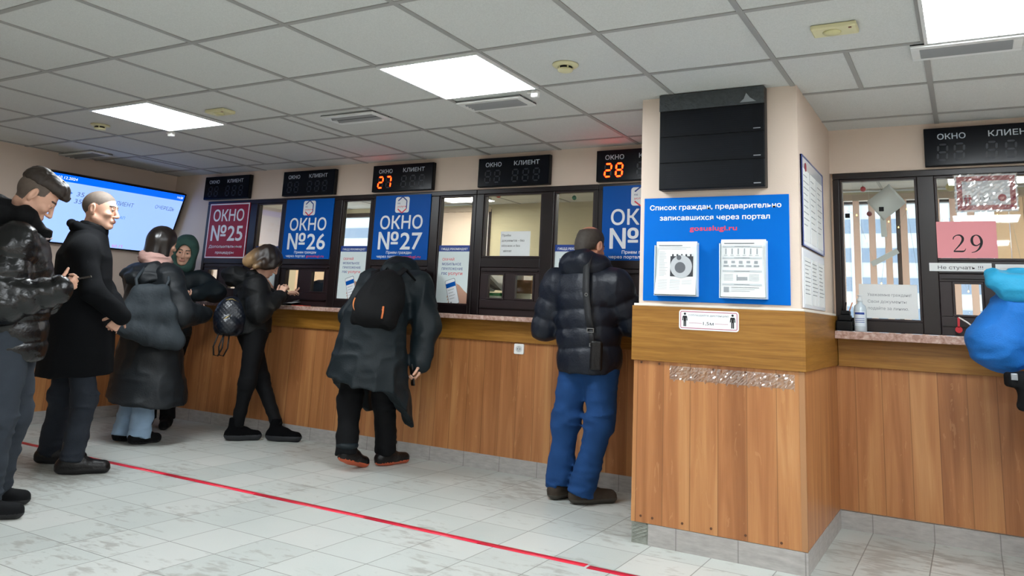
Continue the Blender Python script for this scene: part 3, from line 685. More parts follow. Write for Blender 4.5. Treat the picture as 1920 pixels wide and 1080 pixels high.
MB().disc(2.775, 1.81, .02, Y-.0006, Y).build('red_disc', mat('poster_red', 'b3323f'), t)
mb = MB(); rr = random.Random(5); nx, nz = 26, 18; g = [[None]*(nz+1) for _ in range(nx+1)]
for i in range(nx+1):
    for j in range(nz+1): g[i][j] = mb.bm.verts.new((2.548+.302*i/nx, -.006-rr.random()*.007, 1.732+.212*j/nz))
for i in range(nx):
    for j in range(nz): mb._face([g[i][j], g[i+1][j], g[i+1][j+1], g[i][j+1]])
fm = bpy.data.materials.new('clear_film'); fm.use_nodes = True; nt = fm.node_tree; nt.nodes.remove(nt.nodes['Principled BSDF'])
a = nt.nodes.new('ShaderNodeBsdfTransparent'); b = nt.nodes.new('ShaderNodeBsdfGlossy'); b.inputs['Roughness'].default_value = .12; x = nt.nodes.new('ShaderNodeMixShader'); x.inputs[0].default_value = .22
nt.links.new(a.outputs[0], x.inputs[1]); nt.links.new(b.outputs[0], x.inputs[2]); nt.links.new(x.outputs[0], nt.nodes['Material Output'].inputs['Surface'])
bpy_o = mb.build('film_cover', fm, t); md = bpy_o.modifiers.new('thick', 'SOLIDIFY'); md.thickness = .0006
# ---------------------------------------------------------------- pillar: display, notice board, leaflet holders, stickers
t = thing('wall_display', 'large black three-row display high on the pillar, switched off', 'display', (1.21, PY, 1.735)); x0, x1, Y = 1.214, 1.757, PY-.06
MB().box(x0, x1, Y+.004, PY, 1.737, ZC-.004, .003).build('housing', M_BLACKP, t)
for k in range(3):
    z0 = 1.741+.138*k; MB().box(x0+.003, x1-.003, Y-.001, Y+.006, z0, z0+.134, .002).build('row_screen', mat('row_screen', '080c12', .45, spec=.2), t)
    mb = MB()
    for q in range(9): mb.box(x0+.04, x1-.06, Y-.0014, Y-.001, z0+.02+.011*q, z0+.026+.011*q)
    mb.build('dot_rows', mat('dot_rows', '0d1219', .5, spec=.2), t); MB().box(x1-.055, x1-.02, Y-.002, Y-.001, z0+.012, z0+.0165).build('maker_plate', M_GREYINK, t)
mb = MB().box(x0, x1, Y-.004, Y+.004, 2.157, ZC-.006, .001)
mb.build('top_film', mat('grey_film', '3a4043', .35, noise=.5, nscale=30, bump=.6, bscale=45), t)
MB().prism([(x1-.12, 2.168), (x1-.04, 2.168), (x1-.07, 2.19), (x1-.088, 2.215), (x1-.1, 2.185)], Y-.0048, Y-.004).build('scuff_mark', mat('scuff_grey', '8b9297', .5), t)
t = thing('notice_board', 'blue notice board on the pillar with white heading about the citizens list', 'board', (1.115, PY, 1.17)); Y = PY-.006
MB().box(1.118, 1.856, Y, PY, 1.172, 1.704, .001).build('board', M_SKYBLUE, t)
text(t, 'Список граждан, предварительно', 1.485, 1.641, .025, M_SIGNW, Y, w=.67, align='c', bold=.018); text(t, 'записавшихся через портал', 1.485, 1.586, .025, M_SIGNW, Y, w=.56, align='c', bold=.018)
text(t, 'gosuslugi.ru', 1.485, 1.531, .025, M_CORAL, Y, w=.24, align='c', bold=.02)
M_ACRYL = M_GLASS
def holder(x0, x1, z0, z1, label, first):
    t = thing('leaflet_holder', label, 'leaflet holder', (x0, PY-.006, z0)); Y = PY-.0065
    MB().box(x0-.006, x1+.006, Y-.003, Y, z0-.004, z1-.006).box(x0-.006, x0-.003, Y-.034, Y-.003, z0-.004, z1-.02).box(x1+.003, x1+.006, Y-.034, Y-.003, z0-.004, z1-.02).box(x0-.006, x1+.006, Y-.036, Y-.003, z0-.007, z0-.004).build('tray', mat('clear_acrylic', 'cfe0ea', .15), t)
    mb = MB(); n = 14; off = .026
    bul = lambda f: Y-.004-off*(1-.5*f)-(.012*max(0, .35-f)/.35 if first else 0)
    rows = [[mb.bm.verts.new((x, bul(k/n)+dy, z0+(z1-z0)*k/n)) for x, dy in ((x0, 0), (x1, 0), (x1, .02*(1-.5*k/n)), (x0, .02*(1-.5*k/n)))] for k in range(n+1)]
    for k in range(n):
        for q in range(4): mb._face([rows[k][q], rows[k][(q+1) % 4], rows[k+1][(q+1) % 4], rows[k+1][q]])
    mb._face(rows[0][::-1]); mb._face(rows[n]); s = mb.build('paper_stack', M_PAPER, t)
    def lay(mb, lift):
        for v in mb.bm.verts: v.co.y = bul((v.co.z-z0)/(z1-z0))-lift+(v.co.y > .5)*.0005
        return mb
    def _bar(mb, xa, xb, f0, f1):
        y0, y1 = bul(f0)-.0018, bul(f1)-.0018; za, zb = z0+(z1-z0)*f0, z0+(z1-z0)*f1; w = x1-x0
        v = [mb.bm.verts.new(p) for p in ((x0+w*xa, y0, za), (x0+w*xb, y0, za), (x0+w*xb, y1, zb), (x0+w*xa, y1, zb), (x0+w*xa, y0+.0004, za), (x0+w*xb, y0+.0004, za), (x0+w*xb, y1+.0004, zb), (x0+w*xa, y1+.0004, zb))]
        for q in ((0, 1, 2, 3), (7, 6, 5, 4), (0, 4, 5, 1), (2, 6, 7, 3), (1, 5, 6, 2), (0, 3, 7, 4)): mb._face([v[i] for i in q])
    ln, hd = MB(), MB(); rr = random.Random(3)
    if first:
        _bar(hd, .06, .65, .918, .93)
        for k in range(2): _bar(ln, .06, .85-.1*k, .885-.03*k, .89-.03*k)
        for k in range(16): _bar(ln, .08, .2+.1*rr.random(), .80-.03*k, .805-.03*k)
        for k in range(8): _bar(ln, .06, .3, .27-.025*k, .274-.025*k); _bar(ln, .36, .6+.02*rr.random(), .27-.025*k, .274-.025*k); _bar(ln, .66, .9, .27-.025*k, .274-.025*k) if k < 4 else None
        ph = MB(); [_bar(ph, .36, .92, .34+.019*k, .359+.019*k) for k in range(20)]; ph.build('printed_photo', mat('print_dark', '33343a', .6), s)
        di = MB(); w = x1-x0; cx, f0, r = x0+w*.63, .525, .062; zc = z0+(z1-z0)*f0; di.disc(cx, zc, r*.92, 0, 1, 28); lay(di, .0028).build('printed_disc', mat('print_light', 'b9bdc1', .6), s)
        dd = MB(); dd.disc(cx-.005, zc-.005, r*.45, 0, 1, 20); dd.disc(cx-.012, zc+.045, r*.2, 0, 1, 14); lay(dd, .0036).build('printed_spot', mat('print_mid', '5d6066', .6), s)
        sp = MB()
        for k in range(5): _bar(sp, .4+.11*k, .44+.11*k, .71, .76)
        sp.build('printed_spikes', mat('print_dark', '33343a'), s)
    else:
        _bar(hd, .07, .75, .925, .937)
        bn = MB()
        for f in (.86, .66, .43, .2): _bar(bn, .04, .92, f, f+.03); _bar(hd, .3, .65, f+.011, f+.019)
        bn.build('printed_bands', mat('print_band', 'c3c9cd', .6), s)
        for k in range(6): _bar(ln, .1+.14*k, .125+.14*k, .74, .84); _bar(ln, .07+.14*k, .15+.14*k, .715, .722)
        for k in range(5): _bar(ln, .07+.17*k, .15+.17*k, .575+.01*(k % 2), .625); _bar(ln, .06+.17*k, .18+.17*k, .52, .55)
        _bar(ln, .36, .6, .29, .345); _bar(ln, .36, .38, .28, .38)
        for k in range(5): _bar(ln, .07, .28, .385-.025*k, .39-.025*k); _bar(ln, .64, .86, .385-.025*k, .39-.025*k)
        for k in range(3): _bar(hd if k == 0 else ln, .24, .86-.1*k, .16-.03*k, .166-.03*k)
        _bar(ln, .07, .19, .08, .17)
    ln.build('printed_lines', mat('print_line', '9ba0a5', .6), s); hd.build('printed_headings', mat('print_head', '4b5058', .6), s)
holder(1.196, 1.408, 1.206, 1.474, 'leaflet stack with a round black and white picture, left on the blue board', True)
holder(1.532, 1.748, 1.203, 1.483, 'leaflet stack printed with rows of small icons, right on the blue board', False)
t = thing('distance_sticker', 'white distance sticker with two black figures on the oak band of the pillar', 'sticker', (1.32, PY-.024, 1.035)); Y = PY-.0235
MB().rbox(1.319, 1.617, 1.036, 1.133, .014, Y, Y+.0015).build('sheet', M_SIGNW, t)
mb = MB(); A = (1.326, 1.610, 1.043, 1.126); 
mb.box(A[0]+.008, A[1]-.008, Y-.0006, Y, A[3]-.003, A[3]).box(A[0]+.008, A[1]-.008, Y-.0006, Y, A[2], A[2]+.003).box(A[0], A[0]+.003, Y-.0006, Y, A[2]+.008, A[3]-.008).box(A[1]-.003, A[1], Y-.0006, Y, A[2]+.008, A[3]-.008)
for cx, cz, a0 in ((A[0]+.008, A[2]+.008, 180), (A[1]-.008, A[2]+.008, 270), (A[1]-.008, A[3]-.008, 0), (A[0]+.008, A[3]-.008, 90)): mb.ring(cx, cz, .005, .008, Y-.0006, 6, a0, a0+90)
mb.build('border_line', mat('crimson_line', 'b0305c', .5), t)
little_man(MB(), 1.349, 1.052, .068, Y).build('figure', M_INK, t); little_man(MB(), 1.587, 1.052, .068, Y).build('figure', M_INK, t)
text(t, 'соблюдайте дистанцию', 1.468, 1.104, .010, M_GREYINK, Y, w=.2, align='c'); text(t, '1,5м', 1.468, 1.062, .016, M_INK, Y, w=.052, align='c')
MB().box(1.37, 1.435, Y-.0006, Y, 1.069, 1.0705).box(1.5, 1.565, Y-.0006, Y, 1.069, 1.0705).build('dimension_line', mat('crimson_line', ''), t)
RZ = Matrix.Rotation(math.radians(90), 4, 'Z')
def side_board(label, y0, y1, z0, z1, seed, rim=None):
    M = Matrix.Translation((PX1+.001, 0, 0)) @ RZ; t = thing('information_board', label, 'board', (PX1, y0, z0)); rr = random.Random(seed)
    MB(M).box(y0, y1, -.008, 0, z0, z1, .001).build('board', mat('pale_board', 'dfe2e8', .12), t)
    if rim: MB(M).frame(y0, y1, z0, z1, .007, -.0115, -.0005).build('rim', mat('board_rim_'+rim, rim, .3), t)
    k = 0; w = (y1-y0); nz = 2 if z1-z0 > .5 else 1
    for i in range(3):
        for j in range(nz):
            a = y0+w*(.04+.32*i); b = a+w*.28; c = z0+(z1-z0)*(.06+j*.5); d = c+(z1-z0)*(.8 if nz == 1 else .38); P = MB(M).box(a, b, -.0095, -.0085, c, d).build('leaf', M_PAPER, t)
            mb = MB(M)
            for q in range(9):
                zz = d-(d-c)*(.1+.085*q); mb.box(a+.01, a+.01+(b-a-.02)*(.55+.45*rr.random()), -.0103, -.0096, zz, zz+.004)
            mb.build('print', M_GREYINK, P)
    return t, M
t, M = side_board('pale upper information board with a blue rim on the side of the pillar', -.955, -.335, 1.46, 1.91, 1, '3d4a86')
MB(M).disc(-.86, 1.86, .022, -.0115, -.01).build('red_seal', mat('seal_red', 'a13040', .5), t)
side_board('pale lower information board on the side of the pillar near the oak band', -.96, -.33, 1.165, 1.45, 2)
# crumpled clear packing tape over the top of the pillar cladding
mb = MB(); rr = random.Random(9); nx, nz = 80, 9; g = [[mb.bm.verts.new((1.27+.60*i/nx, PY-.0128-rr.random()*.0022, .79+.066*j/nz-.012*(i % 7 == 3)*(j == 0))) for j in range(nz+1)] for i in range(nx+1)]
for i in range(nx):
    for j in range(nz): mb._face([g[i][j], g[i+1][j], g[i+1][j+1], g[i][j+1]])
o = mb.build('clear_packing_tape', fm, loc=(1.57, PY-.012, .82)); tag(o, 'crumpled clear tape along the top of the wood cladding of the pillar', 'tape'); md = o.modifiers.new('thick', 'SOLIDIFY'); md.thickness = .0006
# ---------------------------------------------------------------- wall socket
t = thing('wall_socket', 'white round-holed wall socket on the wood cladding under the counter', 'socket', (-.175, 0, .8)); 
MB().rbox(-.214, -.137, .798, .868, .008, -.012, 0).build('plate', M_WHITE, t); MB().ring(-.176, .833, .021, .025, -.015, 24, yb=-.012).build('socket_ring', M_RIM, t); MB().disc(-.176, .833, .02, -.0124, -.011).build('socket_well', mat('well_grey', 'bdbdbb'), t)
MB().disc(-.185, .833, .0032, -.0132, -.0122, 10).disc(-.167, .833, .0032, -.0132, -.0122, 10).build('socket_holes', M_INK, t)
# ---------------------------------------------------------------- screen on the left wall
TVM = Matrix.Translation((-4.02, -.70, 1.765)) @ RZ @ Matrix.Rotation(math.radians(19.2), 4, 'X'); tw, th = .655, .305
t = thing('queue_screen', 'large lit light-blue queue screen tilted forward on the left wall', 'screen', (-4.02, -.70, 1.765))
MB(TVM).box(-tw, tw, 0, .05, -th, th, .004).build('housing', M_BLACKP, t); MB(TVM).frame(-tw, tw, -th, th, .012, -.006, .002, .002).build('bezel', M_BLACKP, t)
MB(TVM).box(-tw+.012, tw-.012, -.002, .001, -th+.012, th-.012).build('lit_area', mat('screen_light_blue', '9cc0f8', .3, emit=1.0), t)
MB(TVM).box(-tw+.012, tw-.012, -.0028, -.002, th-.072, th-.012).build('header_bar', mat('screen_blue', '0062ff', .3, emit=1.1), t)
M_SG = mat('screen_grey', '6d84ad', .3, emit=.5); M_SB = mat('screen_arrow', '4a86d8', .3, emit=.7); M_SW = mat('screen_white', 'e8f0ff', .3, emit=1.2)
TX = lambda s, x, z, h, m, w=None: text(t, s, x, z, h, m, -.003, w=w, M=TVM, bold=.005)
TX('10.12.2024', -.555, th-.052, .024, M_SW, .16); TX('14:58', tw-.085, th-.052, .022, M_SW, .06)
for z, a in ((.125, '38'), (.062, '27')):
    TX(a, -.56, z, .04, M_SG, .06); TX('35', -.36, z, .04, M_SG, .065)
    MB(TVM).box(-.46, -.415, -.0032, -.0024, z+.015, z+.022).prism([(-.418, z+.005), (-.395, z+.0185), (-.418, z+.032)], -.0032, -.0024).build('arrow', M_SB, t)
TX('КЛИЕНТ', -.03, .10, .038, M_SG, .2); TX('–', -.0, .04, .04, M_SG, .05); TX('ОЧЕРЕДЬ', .38, .125, .034, M_SG, .2); TX('ЭТАП', .03, -.02, .026, M_SB, .1)
TX('50 П', .10, -.285, .024, mat('screen_pink', 'd47ad8', .3, emit=.7), .1)
MB(TVM).box(-.2, .2, .05, .11, -.12, .12, .004).build('wall_bracket', M_BLACKP, t)
MB().box(-4.168, -4.10, -.78, -.62, 1.70, 1.90).build('bracket_arm', M_BLACKP, t)
# ---------------------------------------------------------------- office behind the windows
OY = 2.36
mb = MB()
mb.box(XL-.9, XR, OY, OY+.15, 0, .85); mb.box(XL-.9, XR, OY, OY+.15, 2.2, ZC)
for a, b in ((XL-.9, -4.75), (-1.96, 1.1), (3.7, XR)): mb.box(a, b, OY, OY+.15, .85, 2.2)
struct('wall_office_back', mb, M_CREAM)
struct('wall_office_left', MB().box(XL-.95, XL-.9, WT, OY, 0, ZC), M_PINKW)
struct('wall_office_right', MB().box(4.7, 4.75, WT, OY, 0, ZC), M_CREAM)
def outer_window(n, x0, x1, mull):
    t = tag(thing('window_%d' % n, None, None, (x0, OY, .85)), kind='structure'); mb = MB().frame(x0, x1, .85, 2.2, .05, OY+.02, OY+.09)
    for x in mull: mb.box(x-.035, x+.035, OY+.02, OY+.09, .9, 2.15)
    mb.build('frame', mat('dark_outer_frame', '3a3032', .4), t); MB().box(x0+.05, x1-.05, OY+.05, OY+.056, .9, 2.15).build('pane', M_GLASS, t)
outer_window(7, -4.75, -1.96, (-3.4,)); outer_window(8, 1.1, 3.7, (2.12, 3.0))
def cloth_blind(name, c):
    m = mat(name, c, .85); nt = m.node_tree; tr = nt.nodes.new('ShaderNodeBsdfTranslucent'); tr.inputs[0].default_value = lin(c); x = nt.nodes.new('ShaderNodeMixShader'); x.inputs[0].default_value = .4
    nt.links.new(nt.nodes['Principled BSDF'].outputs[0], x.inputs[1]); nt.links.new(tr.outputs[0], x.inputs[2]); nt.links.new(x.outputs[0], nt.nodes['Material Output'].inputs['Surface']); return m
M_SLAT = cloth_blind('peach_blind', 'f6e2c8'); M_SLAT2 = cloth_blind('pale_blind', 'f8ece0')
def blinds(label, x0, x1, n, w, ang, m, rail=True):
    t = thing('vertical_blinds', label, 'blinds', (x0, OY-.08, 2.2))
    if rail: MB().box(x0-.03, x1+.03, OY-.12, OY-.06, 2.16, 2.215, .004).build('rail', mat('blind_rail', 'c9bcae', .5), t)
    for k in range(n):
        x = x0+(x1-x0)*(k+.5)/n; M = Matrix.Translation((x, OY-.09, 0)) @ Matrix.Rotation(math.radians(ang+3*math.sin(k*2.3)), 4, 'Z')
        MB(M).box(-w/2, w/2, -.001, .001, .93, 2.16).build('slat', m, t)
blinds('closed peach vertical blinds behind the window with the clear panes', -3.55, -1.96, 16, .115, 22, M_SLAT2)
blinds('peach vertical blinds far left in the office behind sign 26', -4.74, -4.08, 6, .115, 16, M_SLAT)
blinds('half-open pink vertical blinds behind the pane with the sanitizer bottle', 1.36, 2.7, 11, .052, 4, cloth_blind('pink_blind', 'fbe8de'))
blinds('closed peach vertical blinds at the right edge of the office window', 2.80, 3.5, 7, .1, 12, M_SLAT, True)
def office_light(x, y, label):
    t = thing('ceiling_light', label, 'ceiling light', (x, y, ZC)); MB().box(x-.285, x+.285, y-.285, y+.285, ZC-.014, ZC-.006).build('diffuser', M_GLOW2, t)
    mb = MB()
    for k in range(4): yy = y-.3+.2*k; mb.box(x-.3, x+.3, yy-.008, yy+.008, ZC-.02, ZC-.001)
    mb.box(x-.3, x-.288, y-.3, y+.3, ZC-.02, ZC-.001).box(x+.288, x+.3, y-.3, y+.3, ZC-.02, ZC-.001).build('louvre', M_RIM, t)
office_light(-2.0, 1.62, 'slatted office light seen through the panes between signs 27 and 28'); office_light(-4.3, 1.2, 'office ceiling light behind sign 26, left end'); office_light(.6, 1.2, 'office ceiling light behind the pillar'); office_light(3.2, 1.2, 'office ceiling light beyond the right window')
mb = MB()
for x in (-4.6, -4, -3.4, -2.8, -2.2, -1.6, -1.0, -.4, .2, .8, 1.4, 2.0, 2.6, 3.2): mb.box(x-.01, x+.01, WT, OY, ZC-.004, ZC+.003)
for y in (.6, 1.2, 1.8): mb.box(XL-.9, 4.7, y-.01, y+.01, ZC-.0038, ZC+.003)
struct('trim_12', mb, M_GRID)
# building across the street
t = thing('office_building', 'pale block with rows of windows seen through the right blinds', 'building', (-40, 85, -6))
MB().box(-150, 60, 85, 100, -6, 40).build('facade', mat('pale_facade', 'd5dbe2', .8), t)
for k in range(11): z = -4.2+3.1*k; MB().box(-148, 58, 84.9, 85.1, z, z+1.5).build('window_band', mat('far_glass', '8496ae', .25), t)
for k in range(24): x = -142+8.4*k; MB().box(x-.5, x+.5, 84.75, 84.95, -6, 40).build('pier', mat('pale_facade', ''), t)
# clutter behind the hatch of the fourth window
t = thing('document_rack', 'pale filing tray behind the left hatch pane of the window left of the balding man', 'filing tray', (-.6, .3, 1.054))
MB().box(-.78, -.51, .24, .48, 1.056, 1.13, .004).build('tray', mat('pale_green_plastic', 'd6dfca', .5), t); MB().box(-.78, -.51, .236, .48, 1.135, 1.2, .004).build('tray', mat('pale_green_plastic', ''), t)
def folder(label, x, z, ang, m, L=.16):
    M = Matrix.Translation((x, .36, z)) @ Matrix.Rotation(math.radians(ang), 4, 'Y'); tag(MB(M).box(-L/2, L/2, -.1, .1, -.011, .011, .003).build('document_folder', m, loc=(x, .36, z)), label, 'folder')
folder('green folder lying on the pale filing tray', -.60, 1.213, 0, mat('green_card', '2f9a55', .5)); folder('black folder leaning on the green folder', -.655, 1.30, 28, mat('black_card', '26282e', .5), .2)
folder('white folder leaning on the black folder', -.56, 1.30, 40, M_PAPER, .17); folder('grey folder leaning upright behind the hatch', -.745, 1.315, 55, mat('grey_card', 'aab4b4', .6), .18)
t = thing('cardboard_box', 'brown cardboard box with a white label behind the right hatch pane', 'box', (-.37, .36, 1.054)); MB().box(-.50, -.25, .26, .46, 1.056, 1.225, .003).build('lower_box', mat('pale_card', 'd8d3b8', .7), t)
MB().box(-.41, -.25, .27, .45, 1.227, 1.325, .003).build('carton', mat('brown_card', '9a7652', .75), t); MB().box(-.49, -.415, .265, .44, 1.227, 1.32, .003).build('white_carton', M_PAPER, t); MB().box(-.487, -.44, .262, .265, 1.27, 1.276).build('red_print', M_CORAL, t)
tag(MB().box(-.47, -.34, .3, .42, 1.326, 1.36, .003).build('paper_pile', M_PAPER, loc=(-.4, .36, 1.325)), 'white paper pile on top of the brown cardboard box', 'paper')
# desks in the office
for i, (x0, x1, lb) in enumerate(((-4.3, -2.9, 'office desk behind sign 25'), (-1.3, -.1, 'office desk behind the window left of the balding man'), (1.95, 3.3, 'office desk behind the right window'))):
    t = thing('office_desk', lb, 'desk', (x0, .55, 0)); MB().box(x0, x1, .55, 1.2, .72, .75, .003).build('desk_top', M_BAND, t)
    for x in (x0+.02, x1-.05): MB().box(x, x+.03, .58, 1.17, 0, .72).build('side_panel', M_BAND, t)
# hanging baubles
def bauble(label, x, z, r, m, y=.13):
    t = thing('bauble', label, 'bauble', (x, y, z)); prof = [(max(.001, r*math.sin(math.pi*k/10)), -r*math.cos(math.pi*k/10)) for k in range(11)]
    MB().lathe((x, y, z), prof, 18).build('ball', m, t); MB().lathe((x, y, z+r), [(r*.25, -.002), (r*.22, .006)], 10).build('cap', M_RIM, t); MB().tube([(x, y, z+r), (x, y, ZC-.002)], .0008, 5).build('thread', M_WHITE, t)
M_RB = mat('red_bauble', 'c02236', .25); bauble('red bauble hanging at the top of the large pane left of the balding man', -.50, 1.958, .022, M_RB); bauble('green bauble hanging above the balding man', .145, 1.915, .017, mat('green_bauble', '1e7a5a', .25))
bauble('red bauble hanging left of the curled grey sheet', 2.07, 1.905, .016, M_RB); bauble('dull red bauble hanging below the curled grey sheet', 2.10, 1.755, .015, mat('dull_red_bauble', 'a04a52', .4)); bauble('pale gold bauble hanging left of the red distancing poster', 2.53, 1.90, .024, mat('gold_bauble', 'd8d090', .3))
bauble('pale green bauble hanging in the pane right of sign 26', -1.70, 1.90, .03, mat('pale_green_bauble', 'b5c08a', .3))
t = thing('string_lights', 'tiny warm string lights hanging inside the right window', 'string lights', (2.1, .1, 1.9)); rr = random.Random(4)
P = [(1.97+.055*k+rr.random()*.02, .1, 1.84-(.62*rr.random())) for k in range(17)]; mb = MB(); mb.tube([(p[0], p[1], p[2]) for p in P], .0008, 5); mb.build('wire', mat('clear_wire', 'c9d2cc', .4), t)
for p in P: MB().lathe(p, [(.001, -.005), (.0042, -.001), (.001, .006)], 8).build('bulb', mat('warm_bulb', 'ffd070', .4, emit=6.), t)
# ---------------------------------------------------------------- things on the counters
t = thing('sanitizer_bottle', 'clear hand sanitizer bottle with a blue label on the right counter', 'bottle', (2.05, -.06, 1.064)); c = (2.052, -.06, 1.065)
MB().lathe(c, [(.031, 0), (.034, .004), (.034, .125), (.03, .142), (.014, .156), (.013, .166)], 28).build('body', mat('cloudy_plastic', 'ccd9e2', .15, coat=.5), t)
MB().lathe((c[0], c[1], c[2]+.166), [(.015, 0), (.015, .014), (.009, .018), (.006, .03), (.012, .031), (.012, .037), (.002, .038)], 20).build('cap', mat('frosted_cap', 'dfe6ea', .3), t)
lb = MB(); N = 12
for k in range(N):
    a, b = math.radians(215+110*k/N), math.radians(215+110*(k+1)/N)
    lb._face([lb.bm.verts.new((c[0]+.0346*math.cos(q), c[1]+.0346*math.sin(q), c[2]+z)) for q, z in ((a, .03), (b, .03), (b, .112), (a, .112))])
L = lb.build('label', mat('label_white', 'dde6f0', .4), t)
lb = MB()
for k in range(N):
    a, b = math.radians(225+90*k/N), math.radians(225+90*(k+1)/N)
    for z0, z1 in ((.094, .106), (.07, .073), (.06, .063), (.05, .053)): lb._face([lb.bm.verts.new((c[0]+.0350*math.cos(q), c[1]+.0350*math.sin(q), c[2]+z)) for q, z in ((a, z0), (b, z0), (b, z1), (a, z1))])
lb.build('label_print', M_NAVY, L)
t = thing('pen_stand', 'black plastic pen stand in the corner beside the sanitizer bottle', 'pen stand', (1.975, -.05, 1.064)); x = 1.972
MB().box(x-.045, x+.042, -.1, -.02, 1.065, 1.12, .006).build('base', M_BLACKP, t); MB().box(x-.036, x+.034, -.09, -.028, 1.12, 1.155, .006).build('body', M_BLACKP, t); MB().box(x-.02, x+.03, -.085, -.035, 1.155, 1.178, .005).build('top_clip', M_BLACKP, t); MB().box(x+.036, x+.054, -.08, -.05, 1.1, 1.125, .004).build('lever', M_BLACKP, t)
for dx, dy, m in ((-.015, 0, M_BLACKP), (.0, .01, M_BLACKP), (.022, -.005, mat('orange_pencil', 'd07a48', .5))): MB().tube([(x+dx, -.06+dy, 1.17), (x+dx*1.6+.006, -.055+dy, 1.225)], .0032, 7).build('pencil', m, t)
t = thing('key_tag', 'red plastic tag hanging from a white cord at the right hatch', 'tag', (2.53, -.06, 1.066)); x = 2.535
MB().disc(x, 1.1, .017, -.062, -.056, 18).prism([(x-.005, 1.11), (x+.005, 1.11), (x+.008, 1.16), (x-.004, 1.165)], -.062, -.056).build('tag_body', mat('red_tag', 'c8202e', .4), t); MB().tube([(x+.002, -.06, 1.165), (x+.04, -.062, 1.14), (x+.09, -.06, 1.10)], .004, 7).build('cord', M_WHITE, t)
def loose(label, x, y, z, w, d, ang, m, th=.0012, name='paper_sheet', cat='paper'):
    M = Matrix.Translation((x, y, z)) @ Matrix.Rotation(math.radians(ang), 4, 'Z'); tag(MB(M).box(-w/2, w/2, -d/2, d/2, 0, th).build(name, m, loc=(x, y, z)), label, cat)
def curled(label, pts, w):
    o = MB().strip(pts, (.2, -.1, 1), w, .0012).build('paper_sheet', M_PAPER, None, pts[0]); tag(o, label, 'paper')
curled('white form curling up on the counter under the hands of the girl', [(-2.56, -.07, 1.055), (-2.50, -.06, 1.062), (-2.44, -.05, 1.074), (-2.38, -.045, 1.082), (-2.33, -.04, 1.08)], .13)
curled('white form standing half through the open hatch of window 26', [(-2.52, .02, 1.056), (-2.46, .025, 1.075), (-2.40, .03, 1.095), (-2.345, .03, 1.105)], .06)
loose('red passport cover lying on the counter right of the white forms', -2.255, -.055, 1.0545, .125, .09, 4, mat('red_cover', 'c8483c', .4), .006, 'document_cover', 'document')
loose('white paper strip standing on the counter under the red tag', 2.6, -.02, 1.0655, .1, .06, -20, M_PAPER)
